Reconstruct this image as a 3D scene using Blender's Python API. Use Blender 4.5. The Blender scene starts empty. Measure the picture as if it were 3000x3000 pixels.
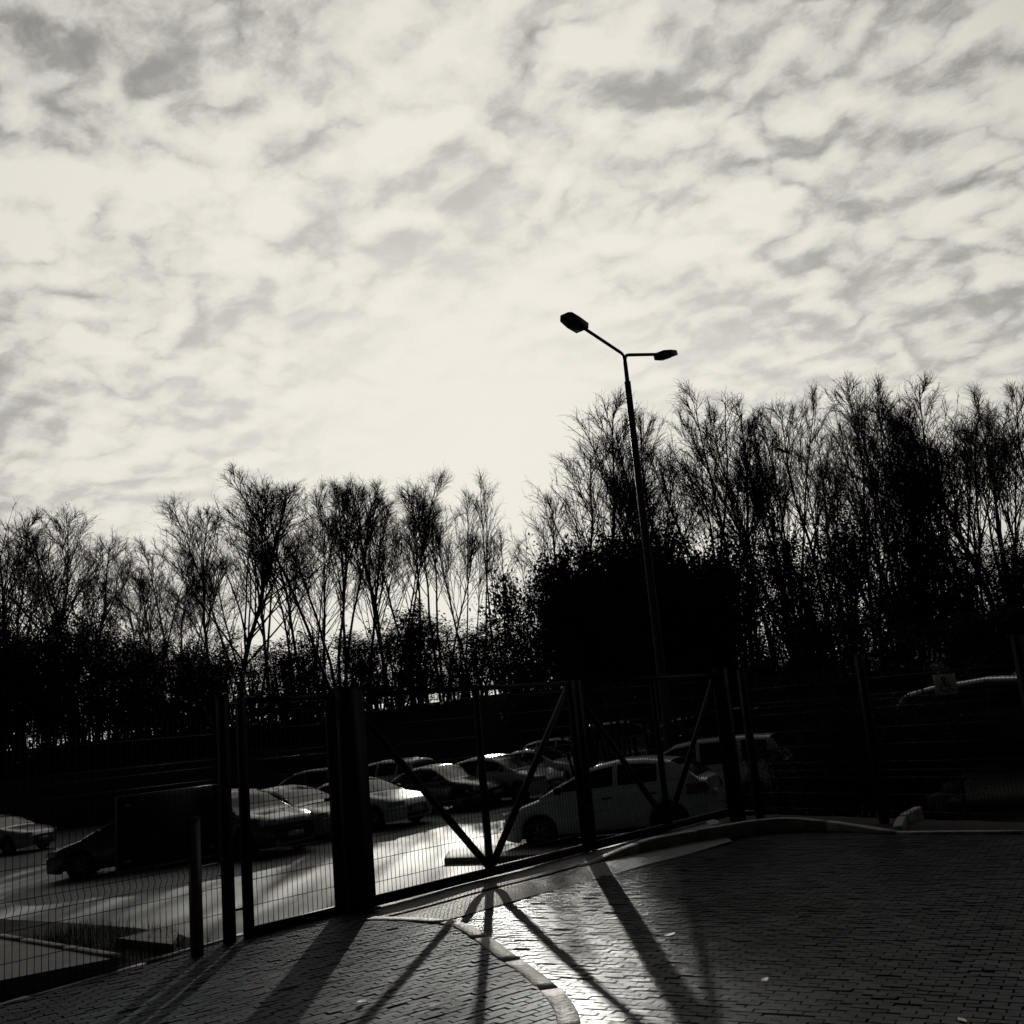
import bpy, bmesh, math, random
import numpy as np
from mathutils import Matrix, Vector

random.seed(7)
rng = np.random.default_rng(11)
scene = bpy.context.scene
COL = scene.collection

# ---------------------------------------------------------------- camera model
FPX = 3011.0                       # focal length in photograph pixels (3000 px wide)
PITCH, ROLL, EYE = math.radians(11.3), math.radians(5.2), 1.6
CAMM = np.array(Matrix.Rotation(math.pi / 2 + PITCH, 3, 'X') @ Matrix.Rotation(-ROLL, 3, 'Z'))
CAMC = np.array([0.0, 0.0, EYE])

def ray(x, y):
    d = CAMM @ np.array([(x - 1500) / FPX, -(y - 1500) / FPX, -1.0])
    return d / np.linalg.norm(d)

def on_z(x, y, z=0.0):
    d = ray(x, y)
    return CAMC + d * ((z - EYE) / d[2])

def at_depth(x, y, depth):
    d = ray(x, y)
    return CAMC + d * (depth / d[1])

# line of the mesh fence and the gates
FO = np.array([-1.61, 9.69]); FU = np.array([0.652, 0.758]); FU /= np.linalg.norm(FU)
FN = np.array([-FU[1], FU[0]])
RO = np.array([2.95, 14.95]); RV = np.array([0.56, -0.828]); RV /= np.linalg.norm(RV)
RN = np.array([-RV[1], RV[0]])

def on_fence(x, y, off=0.0):
    d = ray(x, y)
    t = (FN @ (FO + FN * off - CAMC[:2])) / (FN @ d[:2])
    p = CAMC + d * t
    return float(FU @ (p[:2] - FO)), float(p[2])

def fp(s, z, off=0.0):
    q = FO + FU * s + FN * off
    return np.array([q[0], q[1], z])

def rp(s, z, off=0.0):
    q = RO + RV * s + RN * off
    return np.array([q[0], q[1], z])

def sstep(a, b, x):
    t = np.clip((x - a) / (b - a), 0, 1)
    return t * t * (3 - 2 * t)

def ground_h(x, y):
    x = np.asarray(x, float); y = np.asarray(y, float)
    d1 = FN[0] * (x - FO[0]) + FN[1] * (y - FO[1])
    d2 = RN[0] * (x - RO[0]) + RN[1] * (y - RO[1])
    d = np.maximum(d1, d2)
    xx = np.clip(x, -34, 20)
    lot = -0.475 + 0.0364 * xx - 0.0177 * np.minimum(y, 26)
    h = lot * sstep(0.2, 3.2, d)
    fy = far_fence_y(x)
    h = h + sstep(fy + 0.8, fy + 9, y) * (3.9 - 0.02 * xx)
    h = h + 2.6 * sstep(8.5, 14, x) * sstep(21, 30, y) * (1 - sstep(fy + 0.8, fy + 9, y))
    return h

def far_fence_y(x):
    return np.interp(x, [-40, -26, -8, 2, 16], [55, 53, 50, 42.0, 41.0])

# ---------------------------------------------------------------- materials
def mat(name, color, rough=0.6, metal=0.0, noise=None, bump=None, coat=0.0, spec=0.5):
    m = bpy.data.materials.new(name); m.use_nodes = True
    nt = m.node_tree; b = nt.nodes['Principled BSDF']
    b.inputs['Base Color'].default_value = (*color, 1)
    b.inputs['Roughness'].default_value = rough
    b.inputs['Metallic'].default_value = metal
    b.inputs['Coat Weight'].default_value = coat
    b.inputs['Coat Roughness'].default_value = 0.06
    b.inputs['Specular IOR Level'].default_value = spec
    tc = nt.nodes.new('ShaderNodeTexCoord')
    if noise:                                   # (scale, amount, detail)
        n = nt.nodes.new('ShaderNodeTexNoise'); n.inputs['Scale'].default_value = noise[0]
        n.inputs['Detail'].default_value = noise[2]; n.inputs['Roughness'].default_value = 0.6
        nt.links.new(tc.outputs['Object'], n.inputs['Vector'])
        r = nt.nodes.new('ShaderNodeMapRange')
        r.inputs['From Min'].default_value = 0.3; r.inputs['From Max'].default_value = 0.7
        r.inputs['To Min'].default_value = 1 - noise[1]; r.inputs['To Max'].default_value = 1 + noise[1]
        nt.links.new(n.outputs['Fac'], r.inputs['Value'])
        mx = nt.nodes.new('ShaderNodeMix'); mx.data_type = 'RGBA'; mx.blend_type = 'MULTIPLY'
        mx.inputs['Factor'].default_value = 1
        mx.inputs[6].default_value = (*color, 1)
        nt.links.new(r.outputs['Result'], mx.inputs[7])
        nt.links.new(mx.outputs[2], b.inputs['Base Color'])
        rr = nt.nodes.new('ShaderNodeMapRange')
        rr.inputs['To Min'].default_value = max(rough - 0.08, 0.02); rr.inputs['To Max'].default_value = min(rough + 0.1, 1)
        nt.links.new(n.outputs['Fac'], rr.inputs['Value']); nt.links.new(rr.outputs['Result'], b.inputs['Roughness'])
    if bump:                                    # (scale, strength, distance)
        n2 = nt.nodes.new('ShaderNodeTexNoise'); n2.inputs['Scale'].default_value = bump[0]
        n2.inputs['Detail'].default_value = 4
        nt.links.new(tc.outputs['Object'], n2.inputs['Vector'])
        bp = nt.nodes.new('ShaderNodeBump'); bp.inputs['Strength'].default_value = bump[1]
        bp.inputs['Distance'].default_value = bump[2]
        nt.links.new(n2.outputs['Fac'], bp.inputs['Height']); nt.links.new(bp.outputs['Normal'], b.inputs['Normal'])
    return m

M = {}
M['soil'] = mat('soil', (0.022, 0.022, 0.020), 0.95, noise=(0.6, 0.5, 6), bump=(9, 0.6, 0.05), spec=0.15)
M['asphalt'] = mat('asphalt', (0.13, 0.148, 0.155), 0.6, noise=(0.5, 0.4, 9), bump=(55, 0.5, 0.012), spec=0.28)
M['rough_asphalt'] = mat('rough_asphalt', (0.12, 0.126, 0.126), 0.6, noise=(1.6, 0.35, 8), bump=(75, 1.0, 0.02))
M['joint_sand'] = mat('joint_sand', (0.012, 0.012, 0.012), 0.95, noise=(8, 0.4, 4), spec=0.1)
M['concrete'] = mat('concrete', (0.20, 0.20, 0.19), 0.62, noise=(6, 0.6, 10), bump=(30, 0.9, 0.012))
M['dark_concrete'] = mat('dark_concrete', (0.13, 0.13, 0.13), 0.65, noise=(3, 0.4, 8), bump=(30, 0.5, 0.008))
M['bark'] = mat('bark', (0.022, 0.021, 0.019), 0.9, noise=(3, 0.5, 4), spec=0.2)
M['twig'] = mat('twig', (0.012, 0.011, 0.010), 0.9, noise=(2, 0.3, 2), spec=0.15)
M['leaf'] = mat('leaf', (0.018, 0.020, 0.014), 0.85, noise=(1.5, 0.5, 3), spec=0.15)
M['grass'] = mat('grass', (0.03, 0.036, 0.022), 0.8, noise=(4, 0.5, 3), spec=0.2)
M['gate_metal'] = mat('gate_metal', (0.008, 0.0085, 0.009), 0.6, noise=(9, 0.3, 4), spec=0.14)
M['wire'] = mat('wire', (0.014, 0.014, 0.014), 0.55, noise=(20, 0.2, 2), spec=0.25)
M['galv'] = mat('galvanised_steel', (0.10, 0.105, 0.105), 0.45, metal=0.6, noise=(14, 0.3, 5))
M['pole'] = mat('lamp_pole_paint', (0.03, 0.032, 0.034), 0.55, noise=(6, 0.3, 4))
M['lens'] = mat('lamp_lens', (0.05, 0.05, 0.05), 0.35, noise=(6, 0.2, 2))
M['sheet'] = mat('profiled_sheet', (0.035, 0.035, 0.036), 0.65, noise=(1.2, 0.35, 5))
M['board'] = mat('dark_board', (0.015, 0.015, 0.015), 0.5, noise=(3, 0.3, 4))
M['board_edge'] = mat('board_edge', (0.25, 0.25, 0.25), 0.4, noise=(3, 0.3, 4))
M['sign_white'] = mat('sign_white', (0.86, 0.86, 0.84), 0.5, noise=(6, 0.1, 3))
M['sign_black'] = mat('sign_black', (0.01, 0.01, 0.012), 0.5, noise=(6, 0.1, 3))
M['glass'] = mat('car_glass', (0.008, 0.010, 0.011), 0.07, noise=(1.2, 0.2, 2), spec=0.22)
M['tyre'] = mat('tyre', (0.012, 0.012, 0.012), 0.8, noise=(12, 0.3, 3), spec=0.3)
M['rim'] = mat('rim', (0.25, 0.25, 0.25), 0.35, metal=0.8, noise=(8, 0.2, 3))
M['trim'] = mat('black_trim', (0.012, 0.012, 0.013), 0.6, noise=(9, 0.3, 3), spec=0.3)
M['lamp_glass'] = mat('headlamp_glass', (0.35, 0.36, 0.36), 0.08, noise=(14, 0.4, 3), coat=1)
M['tail_glass'] = mat('tail_lamp', (0.10, 0.02, 0.02), 0.12, noise=(14, 0.2, 3), coat=1)
M['plate'] = mat('number_plate', (0.5, 0.5, 0.48), 0.4, noise=(9, 0.1, 3))
M['white_paint'] = mat('white_paint', (0.52, 0.63, 0.66), 0.32, noise=(1.0, 0.06, 4), coat=0.8)
M['silver_paint'] = mat('silver_paint', (0.30, 0.31, 0.32), 0.32, metal=0.5, noise=(1.0, 0.08, 4), coat=0.8)
M['grey_paint'] = mat('grey_paint', (0.10, 0.105, 0.11), 0.32, metal=0.4, noise=(1.0, 0.08, 4), coat=0.8)
M['black_paint'] = mat('black_paint', (0.010, 0.010, 0.011), 0.25, noise=(1.0, 0.1, 4), coat=0.9)
M['dark_paint'] = mat('dark_blue_paint', (0.018, 0.02, 0.026), 0.28, noise=(1.0, 0.1, 4), coat=0.9)
M['bird'] = mat('feathers', (0.012, 0.012, 0.012), 0.7, noise=(20, 0.3, 3))
M['dry_leaf'] = mat('dry_leaf', (0.32, 0.29, 0.22), 0.6, noise=(30, 0.4, 3))
M['shed'] = mat('shed_wall', (0.03, 0.03, 0.03), 0.8, noise=(2, 0.3, 4))
M['rag'] = mat('worn_marking', (0.35, 0.35, 0.34), 0.6, noise=(14, 0.5, 6))

def paver_mat(name, base, r0, r1, sp):
    m = bpy.data.materials.new(name); m.use_nodes = True
    nt = m.node_tree; nt.nodes.remove(nt.nodes['Principled BSDF'])
    df = nt.nodes.new('ShaderNodeBsdfDiffuse'); gl = nt.nodes.new('ShaderNodeBsdfGlossy'); ms = nt.nodes.new('ShaderNodeMixShader')
    gl.inputs['Color'].default_value = (0.94, 0.97, 1.0, 1); ms.inputs[0].default_value = sp
    nt.links.new(df.outputs[0], ms.inputs[1]); nt.links.new(gl.outputs[0], ms.inputs[2]); nt.links.new(ms.outputs[0], nt.nodes['Material Output'].inputs[0])
    at = nt.nodes.new('ShaderNodeAttribute'); at.attribute_name = 'tone'
    tc = nt.nodes.new('ShaderNodeTexCoord')
    n = nt.nodes.new('ShaderNodeTexNoise'); n.inputs['Scale'].default_value = 0.9; n.inputs['Detail'].default_value = 7
    nt.links.new(tc.outputs['Object'], n.inputs['Vector'])
    f = nt.nodes.new('ShaderNodeTexNoise'); f.inputs['Scale'].default_value = 120; f.inputs['Detail'].default_value = 3
    nt.links.new(tc.outputs['Object'], f.inputs['Vector'])
    a1 = nt.nodes.new('ShaderNodeMath'); a1.operation = 'MULTIPLY'
    nt.links.new(at.outputs['Fac'], a1.inputs[0])
    r = nt.nodes.new('ShaderNodeMapRange'); r.inputs['From Min'].default_value = 0.3; r.inputs['From Max'].default_value = 0.7
    r.inputs['To Min'].default_value = 0.45; r.inputs['To Max'].default_value = 1.45
    nt.links.new(n.outputs['Fac'], r.inputs['Value']); nt.links.new(r.outputs['Result'], a1.inputs[1])
    mx = nt.nodes.new('ShaderNodeMix'); mx.data_type = 'RGBA'; mx.blend_type = 'MULTIPLY'; mx.inputs['Factor'].default_value = 1
    mx.inputs[6].default_value = (*base, 1); nt.links.new(a1.outputs[0], mx.inputs[7])
    nt.links.new(mx.outputs[2], df.inputs['Color'])
    rr = nt.nodes.new('ShaderNodeMapRange'); rr.inputs['To Min'].default_value = r0; rr.inputs['To Max'].default_value = r1
    nt.links.new(n.outputs['Fac'], rr.inputs['Value']); nt.links.new(rr.outputs['Result'], gl.inputs['Roughness'])
    bp = nt.nodes.new('ShaderNodeBump'); bp.inputs['Strength'].default_value = 0.5; bp.inputs['Distance'].default_value = 0.004
    nt.links.new(f.outputs['Fac'], bp.inputs['Height']); nt.links.new(bp.outputs['Normal'], df.inputs['Normal']); nt.links.new(bp.outputs['Normal'], gl.inputs['Normal'])
    return m
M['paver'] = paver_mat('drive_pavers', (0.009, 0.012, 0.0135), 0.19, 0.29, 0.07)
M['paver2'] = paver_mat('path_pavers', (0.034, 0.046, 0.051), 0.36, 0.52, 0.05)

# ---------------------------------------------------------------- mesh helpers
REF1, REF2 = np.array([0.31, 0.17, 0.935]), np.array([0.995, 0.1, 0])
RINGS, QUADS = {}, {}
def cross(a, b):
    if a.ndim == 1 and b.ndim == 1: return np.array([a[1] * b[2] - a[2] * b[1], a[2] * b[0] - a[0] * b[2], a[0] * b[1] - a[1] * b[0]])
    return np.stack([a[..., 1] * b[..., 2] - a[..., 2] * b[..., 1], a[..., 2] * b[..., 0] - a[..., 0] * b[..., 2], a[..., 0] * b[..., 1] - a[..., 1] * b[..., 0]], -1)

class MB:
    def __init__(s): s.v = []; s.f = []; s.q = []; s.n = 0
    def add(s, verts, faces):
        verts = np.asarray(verts, float).reshape(-1, 3)
        s.v.append(verts); s.f.extend([tuple(i + s.n for i in f) for f in faces]); s.n += len(verts)
    def beam(s, a, b, w, d, nrm):
        """rectangular bar from a to b, w across (in the plane), d along nrm"""
        a, b, nrm = np.array(a, float), np.array(b, float), np.array(nrm, float)
        t = (b - a) / np.linalg.norm(b - a); nrm = nrm - t * (nrm @ t); nrm /= np.linalg.norm(nrm)
        sd = np.cross(t, nrm)
        c = [sd * x * w / 2 + nrm * y * d / 2 for x, y in ((-1, -1), (1, -1), (1, 1), (-1, 1))]
        s.add([a + q for q in c] + [b + q for q in c],
              [(3, 2, 1, 0), (4, 5, 6, 7), (0, 1, 5, 4), (1, 2, 6, 5), (2, 3, 7, 6), (3, 0, 4, 7)])
    def box(s, c, size, rot=0.0):
        c = np.array(c, float); h = np.array(size, float) / 2
        cs, sn = math.cos(rot), math.sin(rot)
        vs = []
        for z in (-1, 1):
            for x, y in ((-1, -1), (1, -1), (1, 1), (-1, 1)):
                px, py = x * h[0], y * h[1]
                vs.append(c + np.array([px * cs - py * sn, px * sn + py * cs, z * h[2]]))
        s.add(vs, [(3, 2, 1, 0), (4, 5, 6, 7), (0, 1, 5, 4), (1, 2, 6, 5), (2, 3, 7, 6), (3, 0, 4, 7)])
    def tube(s, pts, rad, k=6, cap=True):
        pts = np.asarray(pts, float); n = len(pts)
        rad = np.broadcast_to(np.asarray(rad, float), (n,))
        tan = np.empty_like(pts); tan[1:-1] = pts[2:] - pts[:-2]; tan[0] = pts[1] - pts[0]; tan[-1] = pts[-1] - pts[-2]
        tan /= (np.sqrt((tan * tan).sum(1))[:, None] + 1e-12)
        ref = REF1 if abs(tan[0] @ REF1) < 0.9 else REF2
        u = cross(tan, ref); u /= (np.sqrt((u * u).sum(1))[:, None] + 1e-12)
        w = cross(tan, u)
        if k not in RINGS: a = np.arange(k) * 2 * math.pi / k; RINGS[k] = (np.cos(a)[None, :, None], np.sin(a)[None, :, None])
        cs, sn = RINGS[k]
        ring = pts[:, None, :] + rad[:, None, None] * (cs * u[:, None, :] + sn * w[:, None, :])
        if (n, k) not in QUADS:
            i, j = np.meshgrid(np.arange(n - 1), np.arange(k), indexing='ij'); j2 = (j + 1) % k
            QUADS[(n, k)] = np.stack([i * k + j, i * k + j2, (i + 1) * k + j2, (i + 1) * k + j], -1).reshape(-1, 4)
        s.q.append(QUADS[(n, k)] + s.n)
        if cap:
            s.f.append(tuple(range(s.n + k - 1, s.n - 1, -1))); s.f.append(tuple(s.n + (n - 1) * k + j for j in range(k)))
        s.v.append(ring.reshape(-1, 3)); s.n += n * k
    def mesh(s, name, material, smooth=False, angle=None):
        me = bpy.data.meshes.new(name)
        v = np.concatenate(s.v) if s.v else np.zeros((0, 3))
        q = np.concatenate(s.q).ravel() if s.q else np.zeros(0, int)
        lens = np.concatenate([np.full(len(q) // 4, 4), np.array([len(f) for f in s.f], int)]).astype(np.int32)
        loops = np.concatenate([q, np.array([i for f in s.f for i in f], int)]).astype(np.int32)
        me.vertices.add(len(v)); me.vertices.foreach_set('co', v.ravel().astype(np.float32))
        me.loops.add(len(loops)); me.loops.foreach_set('vertex_index', loops)
        me.polygons.add(len(lens)); me.polygons.foreach_set('loop_start', np.concatenate([[0], np.cumsum(lens)[:-1]]).astype(np.int32))
        me.update(calc_edges=True); me.validate()
        me.materials.append(material)
        if smooth:
            me.polygons.foreach_set('use_smooth', [True] * len(me.polygons))
            if angle: me.set_sharp_from_angle(angle=angle)
        me.update()
        return me

def link(name, me, parent=None, loc=None):
    o = bpy.data.objects.new(name, me); COL.objects.link(o)
    if parent: o.parent = parent
    if loc is not None: o.location = loc
    return o

def part(name, mb, material, parent=None, smooth=False, angle=None, origin=(0, 0, 0)):
    """mesh given in world coordinates; origin is subtracted (the parent's place)"""
    me = mb.mesh(name, material, smooth, angle)
    og = np.array(origin, float)
    if np.any(og):
        me.transform(Matrix.Translation(Vector((-og).tolist())))
    return link(name, me, parent)

def tag(o, label=None, cat=None, group=None, kind=None):
    if label: o['label'] = label
    if cat: o['category'] = cat
    if group: o['group'] = group
    if kind: o['kind'] = kind
    return o

def thing(name, label, cat, loc=(0, 0, 0), rz=0.0, group=None):
    o = bpy.data.objects.new(name, None); COL.objects.link(o)
    o.location = [float(c) for c in loc]; o.rotation_euler = (0, 0, rz)
    return tag(o, label, cat, group)

def copy_tree(src):
    r = src.copy(); COL.objects.link(r)
    for c in src.children:
        d = c.copy(); COL.objects.link(d); d.parent = r
        for g in c.children:
            e = g.copy(); COL.objects.link(e); e.parent = d
    return r

# ---------------------------------------------------------------- terrain and paving
def grid_mesh(xs, ys, zf, name, material, keep=None):
    X, Y = np.meshgrid(xs, ys); Z = zf(X, Y)
    nx, ny = len(xs), len(ys)
    v = np.stack([X, Y, Z], -1).reshape(-1, 3)
    f = []
    for j in range(ny - 1):
        for i in range(nx - 1):
            if keep is None or keep((xs[i] + xs[i + 1]) / 2, (ys[j] + ys[j + 1]) / 2):
                a = j * nx + i; f.append((a, a + 1, a + nx + 1, a + nx))
    me = bpy.data.meshes.new(name); me.from_pydata(v.tolist(), [], f); me.materials.append(material)
    me.polygons.foreach_set('use_smooth', [True] * len(me.polygons)); me.update()
    return link(name, me)

xs = np.concatenate([np.linspace(-420, -60, 10)[:-1], np.linspace(-60, -20, 21)[:-1], np.linspace(-20, 16, 61)[:-1], np.linspace(16, 50, 18)[:-1], np.linspace(50, 420, 10)])
ys = np.concatenate([np.linspace(-60, 0, 7)[:-1], np.linspace(0, 30, 61)[:-1], np.linspace(30, 90, 61)[:-1], np.linspace(90, 620, 14)])
tag(grid_mesh(xs, ys, lambda x, y: ground_h(x, y) - 0.05, 'ground', M['soil']), kind='structure')

def lot_keep(x, y):
    d = max(FN @ (np.array([x, y]) - FO), RN @ (np.array([x, y]) - RO))
    return d > -0.45 and y < far_fence_y(x) - 0.3 and x < 18 and not (x > 2.3 and y < 15.6) and not (x > 4.7 and y < 30)
lx = np.linspace(-48, 18, 221); ly = np.linspace(2, 55, 178)
tag(grid_mesh(lx, ly, lambda x, y: ground_h(x, y) - 0.008, 'parking_lot', M['asphalt'], lot_keep), kind='structure')

# the kerb between path and drive, as a curve on the ground
kerb_px = [(1085, 2692), (1230, 2697), (1335, 2708), (1410, 2748), (1475, 2797), (1555, 2853), (1615, 2905), (1655, 2958), (1668, 3010), (1668, 3090), (1655, 3200)]
kerb = np.array([on_z(x, y, 0.06)[:2] for x, y in kerb_px])
def smooth_curve(p, n=12):
    out = []
    q = np.vstack([2 * p[0] - p[1], p, 2 * p[-1] - p[-2]])
    for i in range(1, len(q) - 2):
        for t in np.linspace(0, 1, n, endpoint=False):
            a, b, c, d = q[i - 1], q[i], q[i + 1], q[i + 2]
            out.append(0.5 * ((2 * b) + (-a + c) * t + (2 * a - 5 * b + 4 * c - d) * t * t + (-a + 3 * b - 3 * c + d) * t ** 3))
    out.append(p[-1]); return np.array(out)
kc = smooth_curve(kerb)
kc_ext = np.vstack([kc, [[kc[-1][0] + 0.1, 1.0]]])

def in_poly(p, poly):
    x, y = p; q = np.roll(poly, 1, 0)
    m = (poly[:, 1] > y) != (q[:, 1] > y)
    if not m.any(): return False
    a, b = poly[m], q[m]
    return bool(np.count_nonzero(x < (b[:, 0] - a[:, 0]) * (y - a[:, 1]) / (b[:, 1] - a[:, 1]) + a[:, 0]) % 2)

stripA = np.array(on_z(1330, 2692)[:2]); stripB = np.array(on_z(1900, 2535)[:2])
sd = (stripB - stripA) / np.linalg.norm(stripB - stripA)
stripC = stripA + sd * 4.6
rk = np.array([on_z(x, y)[:2] for x, y in [(1700, 2545), (1880, 2502), (2060, 2468), (2250, 2437), (2430, 2434), (2630, 2442), (2800, 2441), (3000, 2440)]])
rkc = smooth_curve(rk, 8)
drive_poly = np.vstack([kc_ext[10:], [[9, 1.0], [9, 8.2]], rkc[::-1], [stripA + sd * 1.9], [stripA]])
edgeA, edgeB = np.array(on_z(690, 2742, 0.06)[:2]), np.array(on_z(365, 2837, 0.06)[:2])
ed = (edgeB - edgeA) / np.linalg.norm(edgeB - edgeA)
path_poly = np.vstack([kc_ext, [[-9, 1.0], [-9, 3.0]], [edgeA + ed * 7], [edgeA], [[-1.72, 9.55]]])

def pave(name, poly, z0, dirv, material, bl=0.132, bw=0.060, gap=0.0035, seed=1):
    r = np.random.default_rng(seed)
    d = np.array(dirv, float); d /= np.linalg.norm(d); n = np.array([-d[1], d[0]])
    c = poly.mean(0); R = 14
    V, F, T = [], [], []
    for j in range(int(-R / bw), int(R / bw)):
        for i in range(int(-R / bl), int(R / bl)):
            u = (i + 0.5 * (j % 2)) * bl; v = j * bw
            p = c + d * u + n * v
            if p[1] < 3.6 or abs(p[0]) > 1.5 + 0.66 * p[1] or not in_poly(p, poly): continue
            hx, hy, ch = bl / 2 - gap / 2, bw / 2 - gap / 2, 0.003
            tx, ty = r.normal(0, 0.014, 2); dz = r.normal(0, 0.0016) - (r.uniform(0.003, 0.007) if r.random() < 0.03 else 0)
            wob = 0.013 * math.sin(p[0] * 0.9 + 1.3 * seed) * math.sin(p[1] * 1.1)
            jx, jy = r.normal(0, 0.0015, 2)
            base = len(V)
            for (sx, sy) in ((-1, -1), (1, -1), (1, 1), (-1, 1)):
                q = p + d * (sx * hx + jx) + n * (sy * hy + jy); V.append((q[0], q[1], z0 - 0.012 + wob))
            for (sx, sy) in ((-1, -1), (1, -1), (1, 1), (-1, 1)):
                a, b = sx * (hx - ch), sy * (hy - ch)
                q = p + d * (a + jx) + n * (b + jy); V.append((q[0], q[1], z0 + dz + wob + a * tx + b * ty))
            F += [(base + 4, base + 5, base + 6, base + 7)] + [(base + k, base + (k + 1) % 4, base + 4 + (k + 1) % 4, base + 4 + k) for k in range(4)]
            tone = float(np.clip(r.normal(1, 0.28), 0.45, 1.9)); T += [tone] * 8
    me = bpy.data.meshes.new(name); me.from_pydata(V, [], F); me.materials.append(material)
    at = me.attributes.new('tone', 'FLOAT', 'POINT'); at.data.foreach_set('value', T)
    me.update()
    return tag(link(name, me), kind='structure')

def flat_poly(name, poly, z, material, thick=0.0):
    bm = bmesh.new()
    vs = [bm.verts.new((p[0], p[1], z)) for p in poly]
    f = bm.faces.new(vs); bm.normal_update()
    if f.normal.z < 0: f.normal_flip()
    if thick:
        g = bmesh.ops.extrude_face_region(bm, geom=[f])
        for e in g['geom']:
            if isinstance(e, bmesh.types.BMVert): e.co.z = z - thick
        bmesh.ops.recalc_face_normals(bm, faces=bm.faces)
    bmesh.ops.triangulate(bm, faces=bm.faces)
    me = bpy.data.meshes.new(name); bm.to_mesh(me); bm.free(); me.materials.append(material)
    return link(name, me)

tag(flat_poly('driveway_bed', drive_poly, -0.016, M['joint_sand']), kind='structure')
tag(flat_poly('path_bed', path_poly, 0.046, M['joint_sand']), kind='structure')
d1 = on_z(2500, 2922)[:2] - on_z(2100, 2900)[:2]
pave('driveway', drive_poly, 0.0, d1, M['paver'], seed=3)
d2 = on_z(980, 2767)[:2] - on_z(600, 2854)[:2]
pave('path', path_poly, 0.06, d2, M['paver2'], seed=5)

# asphalt apron under the gate, two passes of rough asphalt with a seam
ap = [stripA - sd * 0.75, stripA + sd * 4.2, fp(5.9, 0)[:2], fp(5.9, 0, 0.4)[:2], fp(-0.35, 0, 0.4)[:2], kc[0] + np.array([-0.15, 0.05])]
ap = np.array(ap)
apx = np.linspace(0, 1, 60); apy = np.linspace(0, 1, 26)
def apron(name, t0, t1, zadd):
    A0, A1 = stripA - sd * 0.62, stripA + sd * 4.3
    B0, B1 = fp(-0.3, 0, 0.35)[:2], fp(6.2, 0, 0.35)[:2]
    V, F = [], []
    for j, b in enumerate(np.linspace(t0, t1, 14)):
        for i, a in enumerate(np.linspace(0, 1, 80)):
            p = (A0 + (A1 - A0) * a) * (1 - b) + (B0 + (B1 - B0) * a) * b
            z = 0.012 + zadd + 0.02 * math.sin(math.pi * (b - t0) / (t1 - t0)) + 0.008 * math.sin(p[0] * 3.1) * math.sin(p[1] * 2.3)
            V.append((p[0], p[1], z))
    for j in range(13):
        for i in range(79):
            k = j * 80 + i; F.append((k, k + 1, k + 81, k + 80))
    me = bpy.data.meshes.new(name); me.from_pydata(V, [], F); me.materials.append(M['rough_asphalt'])
    me.polygons.foreach_set('use_smooth', [True] * len(F))
    return tag(link(name, me), kind='structure')
apron('apron', 0.0, 0.44, 0.0)
apron('apron', 0.46, 1.0, 0.012)

# kerbs
def kerb_strip(name, curve, w, z0, ztop, material, seg=0.5, gap=0.008):
    """a run of kerb stones along a curve; ztop may be a function of the fraction along it"""
    mb = MB(); L = np.concatenate([[0], np.cumsum(np.linalg.norm(np.diff(curve, axis=0), axis=1))])
    tot = L[-1]; ns = max(1, int(round(tot / seg)))
    at = lambda q: np.array([np.interp(q, L, curve[:, 0]), np.interp(q, L, curve[:, 1])])
    for k in range(ns):
        a, b = k * tot / ns + gap / 2, (k + 1) * tot / ns - gap / 2
        dz = rng.normal(0, 0.003)
        m = 6; V = []
        for t in np.linspace(a, b, m):
            p = at(t); q = at(min(t + 0.02, tot)) - at(max(t - 0.02, 0)); q /= np.linalg.norm(q); n = np.array([-q[1], q[0]])
            zt = (ztop(t / tot) if callable(ztop) else ztop) + dz
            ww = w + rng.normal(0, 0.0025); c = 0.007
            for (o, z) in ((-ww / 2, z0), (-ww / 2, zt - c), (-ww / 2 + c, zt), (ww / 2 - c, zt), (ww / 2, zt - c), (ww / 2, z0)):
                V.append((*(p + n * o), z))
        F = []
        for i in range(m - 1):
            for j in range(5): F.append((i * 6 + j, (i + 1) * 6 + j, (i + 1) * 6 + j + 1, i * 6 + j + 1))
        F += [tuple(range(6)), tuple((m - 1) * 6 + j for j in range(5, -1, -1))]
        mb.add(V, F)
    me = mb.mesh(name, material); 
    bm = bmesh.new(); bm.from_mesh(me); bmesh.ops.recalc_face_normals(bm, faces=bm.faces); bm.to_mesh(me); bm.free()
    return tag(link(name, me), kind='structure')
kerb_strip('kerb', kc, 0.12, -0.05, 0.070, M['concrete'], seg=0.8, gap=0.004)
kerb_strip('kerb', rkc[:41], 0.12, -0.05, lambda f: 0.02 + 0.13 * float(np.interp(f, [0, 0.25, 0.7, 1], [0, 1, 1, 0])), M['concrete'], seg=1.0)
kerb_strip('kerb', rkc[40:], 0.10, -0.05, 0.02, M['concrete'], seg=1.0)
kerb_strip('edging', np.array([edgeA + np.array([0.05, 0.02]), edgeA + ed * 6.5]) , 0.06, -0.05, 0.07, M['concrete'], seg=1.0)

# raised landing at the far left, planter soil with grass, loose slabs
c0, c1, c2 = on_z(0, 2745, 0.15)[:2], on_z(345, 2805, 0.15)[:2], on_z(0, 2872, 0.15)[:2]
e1 = (c0 - c1) / np.linalg.norm(c0 - c1); e2 = (c2 - c1) / np.linalg.norm(c2 - c1)
LZ = 0.15
landing = np.array([c1, c1 + e1 * 4, c1 + e1 * 4 + e2 * 4, c1 + e2 * 4])
lo = flat_poly('landing', landing, LZ, M['dark_concrete'], thick=0.19)
tag(lo, kind='structure')
kerb_strip('kerb', np.array([c1 + e1 * 0.02, c1 + e1 * 4]), 0.07, 0.14, 0.172, M['concrete'], seg=0.8)

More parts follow.
